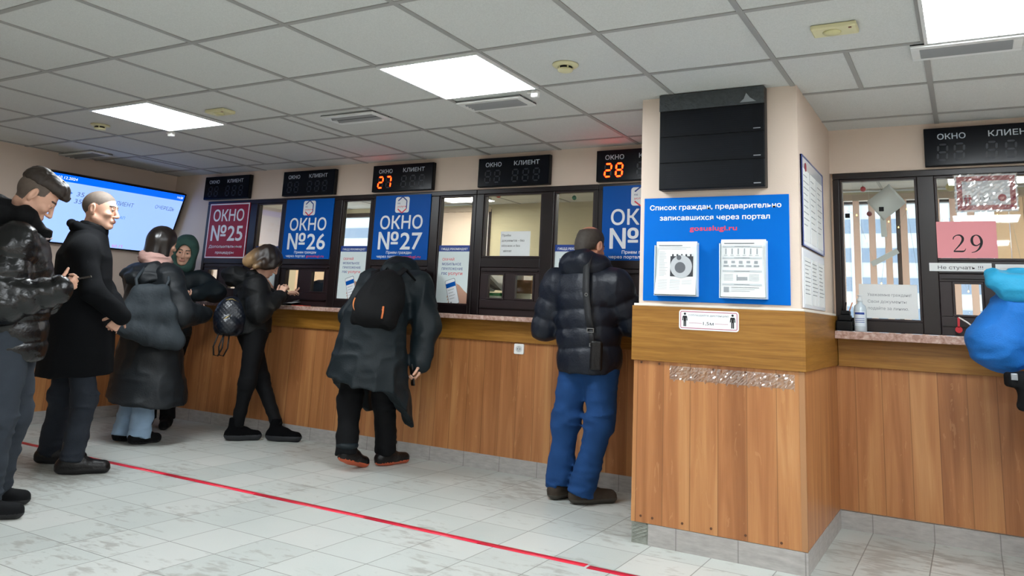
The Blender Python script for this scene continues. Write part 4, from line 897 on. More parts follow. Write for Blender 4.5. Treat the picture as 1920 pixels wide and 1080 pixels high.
# ---------------------------------------------------------------- people
M_SKIN = mat('skin', 'd3a48c', .5, noise=.06, nscale=30); M_LIP = mat('lip', 'bd8374', .45); M_BROW = mat('brow_hair', '3a2c24', .7); M_EYEW = mat('eye_white', 'b9b0a8', .25); M_IRIS = mat('iris', '2a211d', .15)
M_STUB = mat('shaved_stubble', '5d5148', .75, noise=.25, nscale=60)
UP = np.array([0, 0, 1.])
def rot(v, ax, deg):
    ax = unit(ax); a = math.radians(deg); v = np.asarray(v, float); return v*math.cos(a)+np.cross(ax, v)*math.sin(a)+ax*(ax @ v)*(1-math.cos(a))
class Head:
    """frame of a head: c centre between the ears, f forward, l left, u up, s scale"""
    def __init__(s, c, f, pitch=0., roll=0., sc=1.):
        f = unit([f[0], f[1], 0]); l = np.cross(UP, f); f = rot(f, l, pitch); u = np.cross(f, l); l, u = rot(l, f, roll), rot(u, f, roll)
        s.c = np.asarray(c, float); s.f = f; s.l = l; s.u = u; s.s = sc; s.ax = np.stack([f, l, u])
    def p(s, f, l, u): return s.c+s.s*(s.f*f+s.l*l+s.u*u)
    def loc(s, P): return ((P-s.c) @ s.ax.T)/s.s
    def skull(s, S, t=0., k=.02):
        S.ell(s.p(-.012, 0, .036), np.array([.098+t, .077+t, .086+t])*s.s, s.ax, k)
    def add(s, S, female=False):
        q = s.s; s.skull(S); S.ell(s.p(.03, 0, -.03), np.array([.060, .060, .085])*q, s.ax, .03)
        w = .042 if female else .047
        for e in (1, -1):
            S.cap(s.p(-.005, e*w*1.15, -.05), s.p(.066, e*.017, -.094), .021*q, .019*q, .022); S.ell(s.p(.068, e*.042, -.022), np.array([.02, .02, .017])*q, s.ax, .018)
        S.ell(s.p(.079, 0, -.094), np.array([.017, .02, .016])*q, s.ax, .014)
        S.cap(s.p(.083, -.032, .026), s.p(.083, .032, .026), .0115*q, .0115*q, .014)
        S.cap(s.p(.092, 0, .012), s.p(.113, 0, -.030), .0075*q, .0115*q, .010)
        for e in (1, -1): S.ell(s.p(.101, e*.012, -.034), np.array([.012, .0075, .008])*q, s.ax, .006)
        for e in (1, -1): S.ell(s.p(.099, e*.031, .006), np.array([.013, .017, .010])*q, s.ax, .009, 's')
        for e in (1, -1): S.ell(s.p(.079, e*.031, .004), np.array([.0125, .0125, .0125])*q, s.ax, .002)
        for e in (1, -1): S.cap(s.p(.090, e*.018, .0135), s.p(.086, e*.044, .0115), .0045*q, .004*q, .003)
        S.ell(s.p(.088, 0, -.062), np.array([.012, .026, .017])*q, s.ax, .010)
        S.cap(s.p(.0965, -.018, -.0585), s.p(.0965, .018, -.0585), .0048*q, None, .003); S.cap(s.p(.0955, -.016, -.067), s.p(.0955, .016, -.067), .0055*q, None, .003)
        for e in (1, -1):
            A = np.stack([unit(s.f*.93+s.l*e*-.36), unit(s.l*e+s.f*-.36), s.u]); A[0] = np.cross(A[1], A[2])
            S.ell(s.p(-.012, e*.083, .0), np.array([.02, .0095, .034])*q, A, .006); S.ell(s.p(-.010, e*.093, .004), np.array([.011, .006, .02])*q, A, .004, 's')
            S.ell(s.p(-.006, e*.075, -.026), np.array([.009, .007, .010])*q, A, .005)
        r = .115*q; S.fine.append((s.c-r*1.1, s.c+r*1.1, .0036))
    def mats(s, P, extra=None):
        L = s.loc(P); m = np.zeros(len(P), int); f, l, u = L[:, 0], np.abs(L[:, 1]), L[:, 2]
        ey = (np.linalg.norm(L-np.array([.079, 0, .004])-np.stack([0*l, np.sign(L[:, 1])*.031, 0*l], 1), axis=1) < .0142) & (u < .0085) & (u > -.0025) & (f > .0865)
        m[ey] = 3; m[ey & (np.abs(l-.031) < .0068)] = 4
        t = np.clip((l-.014)/.034, 0, 1); m[(f > .07) & (np.abs(u-(.0275+.004*np.sin(t*3.1))) < .0042) & (l > .012) & (l < .05)] = 2
        m[(f > .088) & (np.abs(u+.063) < .009) & (l < .021)] = 1
        if extra is not None: m = extra(L, m)
        return m
def hand(S, w, d, n, thumb, curl=(20, 30, 20), sc=1., spread=1., thumb_in=.35, fine=True, curls=None):
    """w wrist, d direction of the fingers, n normal out of the palm, thumb=+1/-1 picks the side (cross(n,d)*thumb)"""
    d = unit(d); n = np.asarray(n, float); n = unit(n-d*(n @ d)); sd = np.cross(n, d)*thumb; w = np.asarray(w, float); a = S.h
    for o in (.026, .009, -.009, -.025): S.cap(w+d*.012*sc+sd*o*.55*sc, w+d*.082*sc+sd*o*sc, .0135*sc, .0105*sc, .010)
    S.cap(w-d*.03*sc, w+d*.02*sc, .021*sc, .02*sc, .012, flat=(n, .75))
    for i, (o, L, r) in enumerate(((.027, .071, .0085), (.0095, .079, .0088), (-.009, .073, .0083), (-.0255, .057, .0073))):
        p = w+d*(.084-.004*abs(i-1))*sc+sd*o*sc; dd = unit(d+sd*o*2.2*spread); cu = curls[i] if curls else curl; ax = np.cross(dd, n)
        for f, c, k in ((.46, cu[0], .005), (.30, cu[1], .003), (.24, cu[2], .003)):
            dd = rot(dd, ax, c); q = p+dd*L*f*sc; S.cap(p, q, r*sc, r*.92*sc, k); p = q; r *= .92
    p = w+d*.022*sc+sd*.024*sc; dd = unit(d*.55+sd*.72+n*thumb_in); S.cap(p, p+dd*.042*sc, .0135*sc, .0105*sc, .008); p = p+dd*.042*sc
    dd = unit(dd*.6+d*.6+n*thumb_in*.5); S.cap(p, p+dd*.03*sc, .0098*sc, .009*sc, .004); p = p+dd*.03*sc; dd = unit(dd+n*.25); S.cap(p, p+dd*.024*sc, .009*sc, .0075*sc, .004)
    if fine: c = w+d*.08*sc; S.fine.append((c-.115, c+.115, .0036))
BODY_M = lambda skin=None: [skin or M_SKIN, M_LIP, M_BROW, M_EYEW, M_IRIS]
def body(label, H, J, loc, hands=(), group=None, female=False, skin=None, neck_r=.052, extra=None, more=None):
    """one continuous body under the clothes; every hand is (wrist key, direction, palm normal, thumb side, options)"""
    S = Sdf(.013, .03); H.add(S, female); f = J['fwd']
    S.cap(H.p(-.02, 0, -.05), J['neck'], neck_r, neck_r+.008, .02); ch = (J['shL']+J['shR'])/2-UP*.06
    S.cap(J['neck'], ch, .06, .085, .04); S.cap(ch, J['pelvis'], .105, .105, .04, flat=(f, .75)); S.cap(J['shL'], J['shR'], .05, None, .05)
    for s in 'LR':
        S.chain([J['sh'+s], J['el'+s], J['wr'+s]], [.045, .036, .025], .02)
        S.chain([J['hip'+s], J['kn'+s], J['an'+s]], [.07, .048, .034], .03); t = J['toe'+s]; S.cap(J['an'+s]-UP*.02, J['an'+s]+t*.10-UP*.062, .027, .018, .02)
    for h in hands: hand(S, *h[:4], **(h[4] if len(h) > 4 else {}))
    if more: more(S)
    fh = H.c
    o = S.build('person', BODY_M(skin)+([M_STUB] if extra else []), None, loc, smooth=1, mi=lambda P: np.where(np.linalg.norm(P-fh, axis=1) < .16, H.mats(P, extra), 0))
    return tag(o, label, 'person', group)
def shoe(root, an, toe, m, sole_m, L=.27, w=.045, high=.10, sole=.022, pitch=0., name='shoe', thick=1.):
    """an: ankle joint; toe: forward direction on the floor; pitch lifts the heel about the toe"""
    S = Sdf(.007, .02); toe = unit([toe[0], toe[1], 0]); sd = np.cross(UP, toe); b = np.array([an[0], an[1], 0.]); R = lambda a, s, z: b+toe*a+sd*s+UP*z
    S.cap(R(-.045, 0, .05), R(.03, 0, .05), w*.9, w*.95, .02); S.cap(R(.03, 0, .048), R(L-.115, 0, .036), w*.98, w*.86*thick, .03, flat=(UP, .92)); S.cap(R(-.02, 0, .06), R(-.018, 0, high), w*.92, w*.88, .02); S.cap(R(.02, 0, .07), R(.06, 0, .06), w*.8, w*.8, .03)
    S.plane(R(0, 0, .0), -UP, .004); S.plane(R(0, 0, high+.012), UP, .004)
    S.field(lambda P: np.where(P[:, 2] < sole, -.0035, 0))
    v, F = S.mesh(1); mi = (v[F].mean(1)[:, 2] < sole).astype(np.int32)
    if pitch:
        c = R(L-.13, 0, .0); q = v-c; a = math.radians(pitch); h = q @ toe; z = q[:, 2]; m_ = h < 0; h2 = h*math.cos(a)+z*math.sin(a)*1; z2 = -h*math.sin(a)+z*math.cos(a)
        v = np.where(m_[:, None], v+np.outer(h2-h, toe)+np.outer(z2-z, UP), v)
    parts = []
    for k, nm in ((0, name), (1, 'sole')):
        ids = np.unique(F[mi == k]); mp = np.full(len(v), -1); mp[ids] = np.arange(len(ids)); me = bpy.data.meshes.new(nm); me.from_pydata(v[ids].tolist(), [], mp[F[mi == k]].tolist()); me.polygons.foreach_set('use_smooth', np.ones(len(me.polygons), bool)); me.update()
        parts.append((me, m if k == 0 else sole_m))
    o = link(name, parts[0][0], parts[0][1], root); link('sole', parts[1][0], parts[1][1], o); return o
def trousers(root, J, m, r=(.105, .078, .062), name='trousers', hipr=.115, fold=.006, h=.009, flare=0., cut=None, low=.02, creases=True):
    S = Sdf(h, .04); S.ell(J['pelvis'], (hipr*1.2, hipr*1.0, .12), np.stack([np.cross(J['fwd'], UP)*-1, J['fwd'], UP]), .05)
    for s in 'LR':
        hp, kn, an = J['hip'+s], J['kn'+s], J['an'+s]; e = an+(an-kn)/np.linalg.norm(an-kn)*low
        S.cap(hp, kn, r[0], r[1], .05); S.cap(kn, kn*.35+an*.65, r[1], r[2], .03); S.cap(kn*.35+an*.65, e, r[2], r[2]+flare, .02)
    for s in 'LR': kn, an = J['kn'+s], J['an'+s]; d = unit(an-kn); e = an+d*low; S.ops.append(('i', e-.16, e+.16, (lambda P, e=e, d=d: np.where(np.linalg.norm(P-e, axis=1) < .15, (P-e) @ d, -1.)), .0))
    if creases:
        def low_w(P): return .35+.6*np.clip(1-P[:, 2]/.34, 0, 1)+.7*np.exp(-((P[:, 2]-J['knR'][2])/.09)**2)
        S.wrinkle((7, 7, 26), fold*1.6, True, 1.3, low_w); S.wrinkle((5, 5, 9), fold, True, 7.1)
    return S.build(name, m, root)
def P3(*a): return np.array(a, float)
def joints(fwd, **k):
    J = {a: np.asarray(b, float) for a, b in k.items()}; J['fwd'] = unit([fwd[0], fwd[1], 0]); J['left'] = np.cross(UP, J['fwd'])
    for s in 'LR': J.setdefault('toe'+s, J['fwd']); J['toe'+s] = unit([J['toe'+s][0], J['toe'+s][1], 0])
    return J
M_BLKPUFF = mat('black_gloss_puffer', '08090b', .27, bump=.25, bscale=70); M_WOOL = mat('black_wool', '0a0c0f', .9, spec=.15, noise=.2, nscale=120, bump=.3, bscale=400)
M_COATDK = mat('dark_nylon', '14191d', .55, spec=.3, bump=.15, bscale=90); M_TEALDK = mat('dark_teal_nylon', '0e191e', .6, spec=.3, bump=.15, bscale=90); M_NAVYP = mat('navy_puffer', '0c1320', .45, spec=.35, bump=.2, bscale=80); M_BLKJK = mat('black_matte_jacket', '07090b', .65, spec=.3, bump=.2, bscale=80)
M_GREYJ = mat('charcoal_denim', '262b33', .85, spec=.2, noise=.25, nscale=14, bump=.3, bscale=300); M_GREYJ2 = mat('grey_denim', '31373f', .85, spec=.2, noise=.3, nscale=9, bump=.3, bscale=300); M_BLKT = mat('black_trousers', '07080b', .8, spec=.2, noise=.2, nscale=20)
M_LJEAN = mat('light_blue_denim', '8aa4be', .85, noise=.22, nscale=12, bump=.3, bscale=300); M_BJEAN = mat('blue_denim', '1a3f70', .85, spec=.2, noise=.35, nscale=10, bump=.3, bscale=300)
M_LEATH = mat('black_leather', '0c0a0b', .38, spec=.35, bump=.3, bscale=60); M_SUEDE = mat('black_suede', '060608', .95, spec=.1); M_SOLEB = mat('black_rubber', '0e0e11', .6); M_BRSHOE = mat('brown_suede', '33291f', .85, noise=.3, nscale=40); M_BRSOLE = mat('tan_black_sole', '3a3630', .7)
M_PHONE = mat('phone_glass', '08090c', .12); M_HAIRD = mat('dark_hair', '221a16', .45, noise=.4, nscale=60, stretch=(1, 1, .15)); M_HAIRB = mat('brown_hair', '30261f', .55, noise=.5, nscale=70); M_FADE = mat('short_faded_hair', '85705f', .75, noise=.3, nscale=120)
def phone(label, c, up, n, w=.072, h=.15, m=None):
    up = unit(up); n = unit(n-np.dot(n, up)*up); x = np.cross(up, n); M = Matrix(((x[0], -n[0], up[0], c[0]), (x[1], -n[1], up[1], c[1]), (x[2], -n[2], up[2], c[2]), (0, 0, 0, 1)))
    t = thing('phone', label, 'phone', tuple(c)); MB(M).rbox(-w/2, w/2, -h/2, h/2, .009, -.0042, .0042).build('phone_body', m or M_PHONE, t); MB(M).rbox(-w/2+.003, w/2-.003, -h/2+.003, h/2-.003, .007, -.0048, -.0042).build('screen', mat('phone_screen', '12151a', .08), t)
    MB(M).rbox(-w/2+.006, -w/2+.03, h/2-.036, h/2-.006, .006, .0042, .0062).build('camera_bump', M_BLACKP, t); return t
IR, AW = np.array([.872, .488, 0]), np.array([-.496, .868, 0])
def fr(J): return np.stack([J['fwd'], J['left'], UP])
def sleeve(S, J, s, r, q=None, cuff=None, k=.03):
    a, b, c = J['sh'+s], J['el'+s], J['wr'+s]; S.cap(a, b, r[0], r[1], .05, q=q); S.cap(b, c, r[1], r[2], .03, q=q)
    if cuff: d = unit(c-b); S.cap(c-d*.02, c+d*.018, cuff, cuff, .006)
# ---- man with the phone at the left edge
def man_phone():
    RR, T = P3(.465, .886, 0), P3(.886, -.465, 0)
    J = joints((.5, .87), neck=P3(-1.655, -2.64, 1.40), shR=P3(-1.50, -2.75, 1.31), shL=P3(-1.81, -2.56, 1.32), elR=P3(-1.455, -2.79, 1.0), wrR=P3(-1.335, -2.60, 1.085), elL=P3(-1.76, -2.43, 1.03), wrL=P3(-1.565, -2.50, 1.08),
               pelvis=P3(-1.65, -2.63, .86), hipR=P3(-1.57, -2.68, .84), hipL=P3(-1.73, -2.58, .84), knR=P3(-1.55, -2.70, .46), anR=P3(-1.55, -2.70, .09), knL=P3(-1.70, -2.54, .46), anL=P3(-1.80, -2.53, .10), toeR=(.6, .8, 0), toeL=(.7, .7, 0))
    H = Head((-1.620, -2.627, 1.552), (.49, .87), 35, 0, 1.04); d = RR*.85-T*.05+UP*.42
    root = body('person in a shiny black puffer jacket looking down at a phone, leftmost in the photo', H, J, (-1.62, -2.62, 0),
        [(J['wrR']+d*.0, d, -T*.75+UP*.55-RR*.2, -1, dict(curl=(48, 60, 40), spread=.3, thumb_in=.6, sc=.92)), (J['wrL'], RR*.7+T*.5+UP*.2, UP*.7+T*.4, 1, dict(curl=(20, 30, 20), fine=False))],
        extra=lambda L, m: np.where((m == 0) & (L[:, 2] > np.where(L[:, 0] < -.03, -.045, .004+.5*np.maximum(L[:, 0], 0))) & (L[:, 0] < .034) & (np.abs(L[:, 1]) < .082), 5, m))
    S = Sdf(.006, .02)                                                  # short faded sides, longer top swept forward
    for a, b, r0, r1 in (((-.06, 0, .085), (.055, 0, .098), .054, .044), ((.045, .03, .094), (.095, .022, .078), .032, .019), ((.045, -.03, .092), (.098, -.018, .075), .032, .018), ((.05, 0, .098), (.102, 0, .078), .03, .018), ((.0, .04, .09), (.05, .05, .082), .035, .028), ((.0, -.04, .09), (.05, -.05, .082), .035, .028)): S.cap(H.p(*a), H.p(*b), r0, r1, .025)
    S.plane(H.p(.095, 0, .052), H.f*.5-H.u*.85, .018); S.wrinkle((60, 60, 25), .006, True); n = unit(H.f*.64-H.u*.77)
    S.ell(H.p(-.02, 0, .065), (.098, .080, .066), H.ax, .03); S.plane(H.p(.05, 0, .062), H.f*.12-H.u*.99, .015)
    S.build('hair', M_HAIRB, root)
    S = Sdf(.009, .03); ch = P3(-1.655, -2.65, 1.22); F = J['fwd']
    S.cap(ch, P3(-1.645, -2.63, .80), .185, .20, .04, flat=(F, .86), q=(4.2, .015)); S.cap(J['shR'], J['shL'], .085, None, .06)
    for s in 'RL': sleeve(S, J, s, (.092, .088, .066), (3.2, .012), .05)
    S.plane((0, 0, .735), -UP, .012); S.tor((-1.645, -2.63, .755), UP, .155, .022, .015, (F, .92))
    S.wrinkle((9, 9, 15), .007, True, 2.); S.wrinkle(30, .003, True, 5.); J1 = S.build('puffer_jacket', M_BLKPUFF, root)
    S = Sdf(.008, .03); S.ell(P3(-1.71, -2.745, 1.455), (.12, .15, .085), np.stack([unit(RR*.9-UP*.45), -T, unit(UP*.9+RR*.45)]), .05)   # lowered hood and stand collar
    for e, q in ((-1, P3(-1.555, -2.70, 1.44)), (1, P3(-1.765, -2.58, 1.45))): S.chain([P3(-1.71, -2.745, 1.46), q, P3(-1.602, -2.555, 1.362)], [.07, .048, .024], .03)
    S.ell(H.p(.0, 0, -.02), (.118, .10, .16), H.ax, .015, 's'); S.wrinkle((14, 14, 22), .010, True, 3.); S.build('hood', mat('black_soft_lining', '08090b', .8, spec=.2, bump=.2, bscale=90), J1)
    MB().tube([(-1.562, -2.615, 1.348), (-1.568, -2.57, 1.340), (-1.585, -2.53, 1.348)], .006, 8).build('collar_edge', mat('collar_stripe', 'b8a8a4', .5), J1)
    MB().tube([(-1.50, -2.86, .93), (-1.485, -2.85, .90)], .004, 6).build('zip_pull', mat('steel', 'b0b4b8', .3, 1.), J1)
    trousers(root, J, M_GREYJ2, (.112, .092, .088), low=.0, flare=.006, fold=.012); 
    for s in 'RL': shoe(root, J['an'+s], J['toe'+s], M_BLKT, M_SOLEB, .28, .046, .085, .026)
    phone('black phone in the hand of the leftmost man in the puffer jacket', tuple(J['wrR']+d*.08+UP*.022-T*.04), RR*.95+UP*.25, UP*.92-RR*.3)
man_phone()
# ---- tall man in the long black coat
def man_coat():
    J = joints((.6, .8), neck=P3(-2.385, -1.85, 1.46), shR=P3(-2.25, -1.955, 1.335), shL=P3(-2.55, -1.77, 1.355), elR=P3(-2.125, -1.935, 1.09), wrR=P3(-2.07, -1.755, .94), elL=P3(-2.42, -1.67, 1.10), wrL=P3(-2.19, -1.67, .94),
               pelvis=P3(-2.37, -1.83, .85), hipR=P3(-2.29, -1.88, .82), hipL=P3(-2.45, -1.78, .82), knR=P3(-2.20, -1.83, .43), anR=P3(-2.19, -1.865, .10), knL=P3(-2.50, -1.80, .43), anL=P3(-2.575, -1.775, .10), toeR=(.53, .85, 0), toeL=(.65, .76, 0))
    H = Head((-2.35, -1.827, 1.612), (.80, .60), 3, 0, 1.04); RR, T = P3(.52, .855, 0), P3(.855, -.52, 0)
    root = body('person with shaved head in a long black wool coat, second in the queue', H, J, (-2.36, -1.83, 0),
        [(J['wrR'], -UP*.75-RR*.45-T*.2, -T, 1, dict(curl=(50, 60, 40), spread=.3)), (J['wrL']-RR*.05+UP*.02, -UP*.7-T*.6, T, 1, dict(fine=False))], neck_r=.054,
        extra=lambda L, m: np.where((m == 0) & (L[:, 2] > .035-.35*np.minimum(L[:, 0]+.03, 0)*0+np.where(L[:, 0] > .03, (L[:, 0]-.03)*.75, (L[:, 0]-.03)*.62)) & (np.linalg.norm((L-np.array([-.01, 0, 0]))*[1, 0, 1], axis=1) > .036), 5, m))
    F = J['fwd']; S = Sdf(.009, .03); S.cap(P3(-2.39, -1.86, 1.27), P3(-2.37, -1.83, .88), .18, .195, .04, flat=(F, .87)); S.cap(P3(-2.37, -1.83, .9), P3(-2.365, -1.815, .46), .195, .225, .05, flat=(F, .97)); S.cap(J['shR'], J['shL'], .072, None, .08); S.chain([J['shR'], P3(-2.385, -1.86, 1.42), J['shL']], [.06, .09, .06], .06)
    for s in 'RL': sleeve(S, J, s, (.066, .058, .046), None, None, .05)
    S.plane((-2.36, -1.82, .572), (.03, .05, -1), .006); S.wrinkle((5, 5, 8), .008, True, 4.); S.wrinkle((9, 9, 3), .005, True, 9.); C = S.build('wool_coat', M_WOOL, root)
    S = Sdf(.007, .02); S.cap(P3(-2.39, -1.855, 1.41), P3(-2.375, -1.845, 1.468), .115, .098, .02); nk = P3(-2.383, -1.848, 0); q = lambda r, t, z: nk+RR*r+T*t+UP*z
    S.chain([q(.0, .105, 1.455), q(-.085, .07, 1.50), q(-.115, 0, 1.515), q(-.085, -.07, 1.50), q(.0, -.105, 1.455)], [.024, .024, .024, .024, .022], .02)
    for e in (1, -1): S.chain([q(-.10, e*.04, 1.49), q(0, e*.115, 1.425), q(.10, e*.06, 1.34)], [.026, .024, .014], .02)
    S.cap(P3(-2.385, -1.85, 1.44), P3(-2.37, -1.842, 1.6), .078, .088, .008, op='s'); S.build('coat_collar', M_WOOL, C)
    S = Sdf(.006, .012); S.tor(P3(-2.372, -1.845, 1.478), UP-F*.0+RR*.25, .068, .022, .012); S.tor(P3(-2.368, -1.842, 1.502), UP+RR*.3, .066, .018, .01); S.wrinkle(30, .004); S.build('roll_neck', M_BLKT, root)
    trousers(root, J, M_GREYJ, (.082, .062, .056), fold=.010)
    for s in 'RL':
        shoe(root, J['an'+s], J['toe'+s], M_LEATH, M_SOLEB, .285, .05, .19, .03, name='boot')
man_coat()
# ---- woman with the pink scarf
M_TOTE = mat('dark_grey_tote', '2b3237', .7, spec=.3, bump=.3, bscale=60)
def woman_scarf():
    RR, T = P3(.58, .816, 0), P3(.816, -.58, 0)
    J = joints((-.05, 1), neck=P3(-2.91, -.98, 1.335), shR=P3(-2.74, -.97, 1.215), shL=P3(-3.08, -.985, 1.215), elR=P3(-2.60, -.93, .95), wrR=P3(-2.66, -.69, .955), elL=P3(-3.16, -.90, .95), wrL=P3(-3.02, -.68, .96),
               pelvis=P3(-2.88, -.95, .80), hipR=P3(-2.80, -.96, .77), hipL=P3(-2.96, -.94, .77), knR=P3(-2.83, -.97, .40), anR=P3(-2.80, -1.0, .085), knL=P3(-2.97, -.96, .40), anL=P3(-2.985, -1.0, .085), toeR=(.08, 1, 0), toeL=(.15, 1, 0))
    H = Head((-2.885, -.962, 1.485), (.16, .99), 8, 0, .97)
    root = body('person with long dark hair, pink scarf and long black down coat, back to the camera', H, J, (-2.88, -.95, 0), [(J['wrR'], AW, -IR, -1, dict(fine=False)), (J['wrL'], AW, IR, 1, dict(fine=False))], female=True)
    S = Sdf(.0065, .03); H.skull(S, .016); S.cap(H.p(-.04, 0, .0), H.p(-.045, 0, -.13), .082, .078, .03); S.cap(H.p(.0, -.055, .03), H.p(.012, -.062, -.10), .04, .032, .02); S.cap(H.p(.0, .055, .03), H.p(.012, .062, -.10), .04, .032, .02)
    S.ell(H.p(.115, 0, -.045), np.array([.085, .062, .115])*.97, H.ax, .012, 's'); S.wrinkle((40, 40, 5), .003); S.build('hair', mat('glossy_dark_hair', '1c1613', .28, noise=.4, nscale=60, stretch=(1, 1, .15)), root)
    F = J['fwd']; S = Sdf(.009, .03); S.cap(P3(-2.905, -.98, 1.14), P3(-2.885, -.955, .82), .175, .195, .04); S.cap(P3(-2.885, -.955, .84), P3(-2.855, -.94, .22), .2, .30, .05, flat=(F, .92)); S.cap(J['shR'], J['shL'], .085, None, .06)
    for s in 'RL': sleeve(S, J, s, (.095, .085, .062))
    S.plane((-2.86, -.95, .318), (-.10, 0, -1), .008); S.wrinkle((6, 6, 5), .016, True, 2.); S.wrinkle((9, 9, 14), .010, True, 8.); C = S.build('down_coat', M_COATDK, root)
    S = Sdf(.008, .03); hc = P3(-2.92, -.985, 1.205); S.ell(hc+T*.13, (.18, .085, .075), np.stack([RR, T, UP]), .04); S.chain([hc-RR*.17+T*.04+UP*.03, hc+T*.12+UP*.06, hc+RR*.16+T*.05+UP*.03], [.05, .06, .05], .04); S.wrinkle((12, 12, 18), .016, True, 1.); S.build('hood', M_COATDK, C)
    S = Sdf(.007, .015); S.tor(P3(-2.91, -.985, 1.362), UP+RR*.25, .085, .038, .015); S.tor(P3(-2.905, -.98, 1.318), UP+RR*.5, .098, .034, .012); S.wrinkle((9, 9, 42), .012, True, 6.); S.build('scarf', mat('pink_scarf', 'b8938a', .9, noise=.1, nscale=90, bump=.3, bscale=200), root)
    trousers(root, J, M_LJEAN, (.085, .072, .07), low=.03, fold=.009)
    for s in 'RL': shoe(root, J['an'+s], J['toe'+s], M_BLKT, M_SOLEB, .25, .044, .075, .02)
    c = P3(-2.66, -1.15, .915); p = lambda x, z, y=0: c+RR*x+UP*z-T*y; S = Sdf(.009, .05)
    for a, b, ra, rb in (((-.08, .19), (.06, .20), .035, .035), ((-.14, .03), (.13, .05), .055, .055), ((-.20, -.06), (.20, -.17), .045, .05), ((-.08, .19), (-.20, -.05), .035, .045), ((.06, .20), (.19, -.15), .035, .05), ((-.02, .17), (.02, -.10), .05, .065), ((-.10, -.08), (.1, -.14), .06, .06)): S.cap(p(*a), p(*b), ra, rb, .05, flat=(T, .8))
    S.wrinkle((9, 9, 7), .012, True, 3.); S.wrinkle((22, 22, 9), .005, True, 6.); bag = S.build('tote_bag', M_TOTE, None, tuple(c)); tag(bag, 'large slouchy dark grey tote bag on the back of the woman in the pink scarf', 'bag')
    MB().tube([p(-.10, .2, -.02), p(-.12, .28, .03), hc-RR*.06+T*.17+UP*.08], .012, 8).build('strap', M_TOTE, bag); MB().tube([p(.07, .2, -.02), p(.10, .28, .03), hc+RR*.1+T*.16+UP*.08], .012, 8).build('strap', M_TOTE, bag)
woman_scarf()
# ---- young man in the green hood in the corner
def man_hood():
    J = joints((.7, -.7), neck=P3(-3.39, -.39, 1.33), shL=P3(-3.25, -.285, 1.225), shR=P3(-3.53, -.53, 1.225), elL=P3(-3.085, -.25, 1.135), wrL=P3(-3.10, -.435, 1.115), elR=P3(-3.43, -.57, .98), wrR=P3(-3.20, -.525, 1.075),
               pelvis=P3(-3.45, -.36, .80), hipL=P3(-3.40, -.31, .77), hipR=P3(-3.51, -.42, .77), knL=P3(-3.36, -.40, .42), knR=P3(-3.50, -.46, .42), anL=P3(-3.36, -.36, .09), anR=P3(-3.50, -.44, .09))
    H = Head((-3.345, -.41, 1.475), (.74, -.67), 16, -6, .97)
    root = body('person in a dark jacket and green hood leaning on the counter corner with a phone', H, J, (-3.45, -.38, 0),
        [(J['wrL']+P3(0, -.02, 0), P3(-.62, -.70, -.05), P3(-.5, .3, .8), -1, dict(curl=(40, 50, 30))), (J['wrR']+P3(.02, 0, 0), P3(.85, .25, .1), P3(.1, .3, .95), 1, dict(curl=(40, 50, 30)))])
    S = Sdf(.0065, .02); H.skull(S, .026, .02); S.cap(H.p(-.03, 0, -.02), H.p(-.03, 0, -.14), .095, .105, .04); S.cap(H.p(.03, .07, .03), H.p(.05, .06, -.12), .03, .03, .03); S.cap(H.p(.03, -.07, .03), H.p(.05, -.06, -.12), .03, .03, .03); S.chain([H.p(.04, .085, .0), H.p(.055, .062, .085), H.p(.06, 0, .112), H.p(.055, -.062, .085), H.p(.04, -.085, .0)], [.02]*5, .015); S.cap(H.p(.05, .05, -.13), H.p(.05, -.05, -.13), .03, .03, .02)
    S.ell(H.p(.11, 0, -.02), np.array([.10, .068, .108])*.97, H.ax, .01, 's'); S.wrinkle((12, 12, 9), .007, True, 2.); S.build('hood', mat('green_hoodie', '2b4a43', .85, noise=.15, nscale=60, bump=.2, bscale=200), root)
    S = Sdf(.009, .03); S.cap(P3(-3.41, -.40, 1.14), P3(-3.45, -.37, .80), .165, .165, .04, flat=(J['fwd'], .9)); S.cap(J['shL'], J['shR'], .08, None, .05)
    for s in 'RL': sleeve(S, J, s, (.085, .075, .055))
    S.plane((0, 0, .74), -UP, .008); S.wrinkle((9, 9, 13), .012, True, 5.); S.build('jacket', M_TEALDK, root)
    trousers(root, J, M_BLKT, (.085, .065, .055))
    for s in 'RL': shoe(root, J['an'+s], J['toe'+s], M_BLKT, M_SOLEB, .27)
    phone('dark phone in the hands of the person in the green hood', (-3.135, -.52, 1.118), (.5, -.8, .15), (.1, .25, .95), .07, .145)
man_hood()
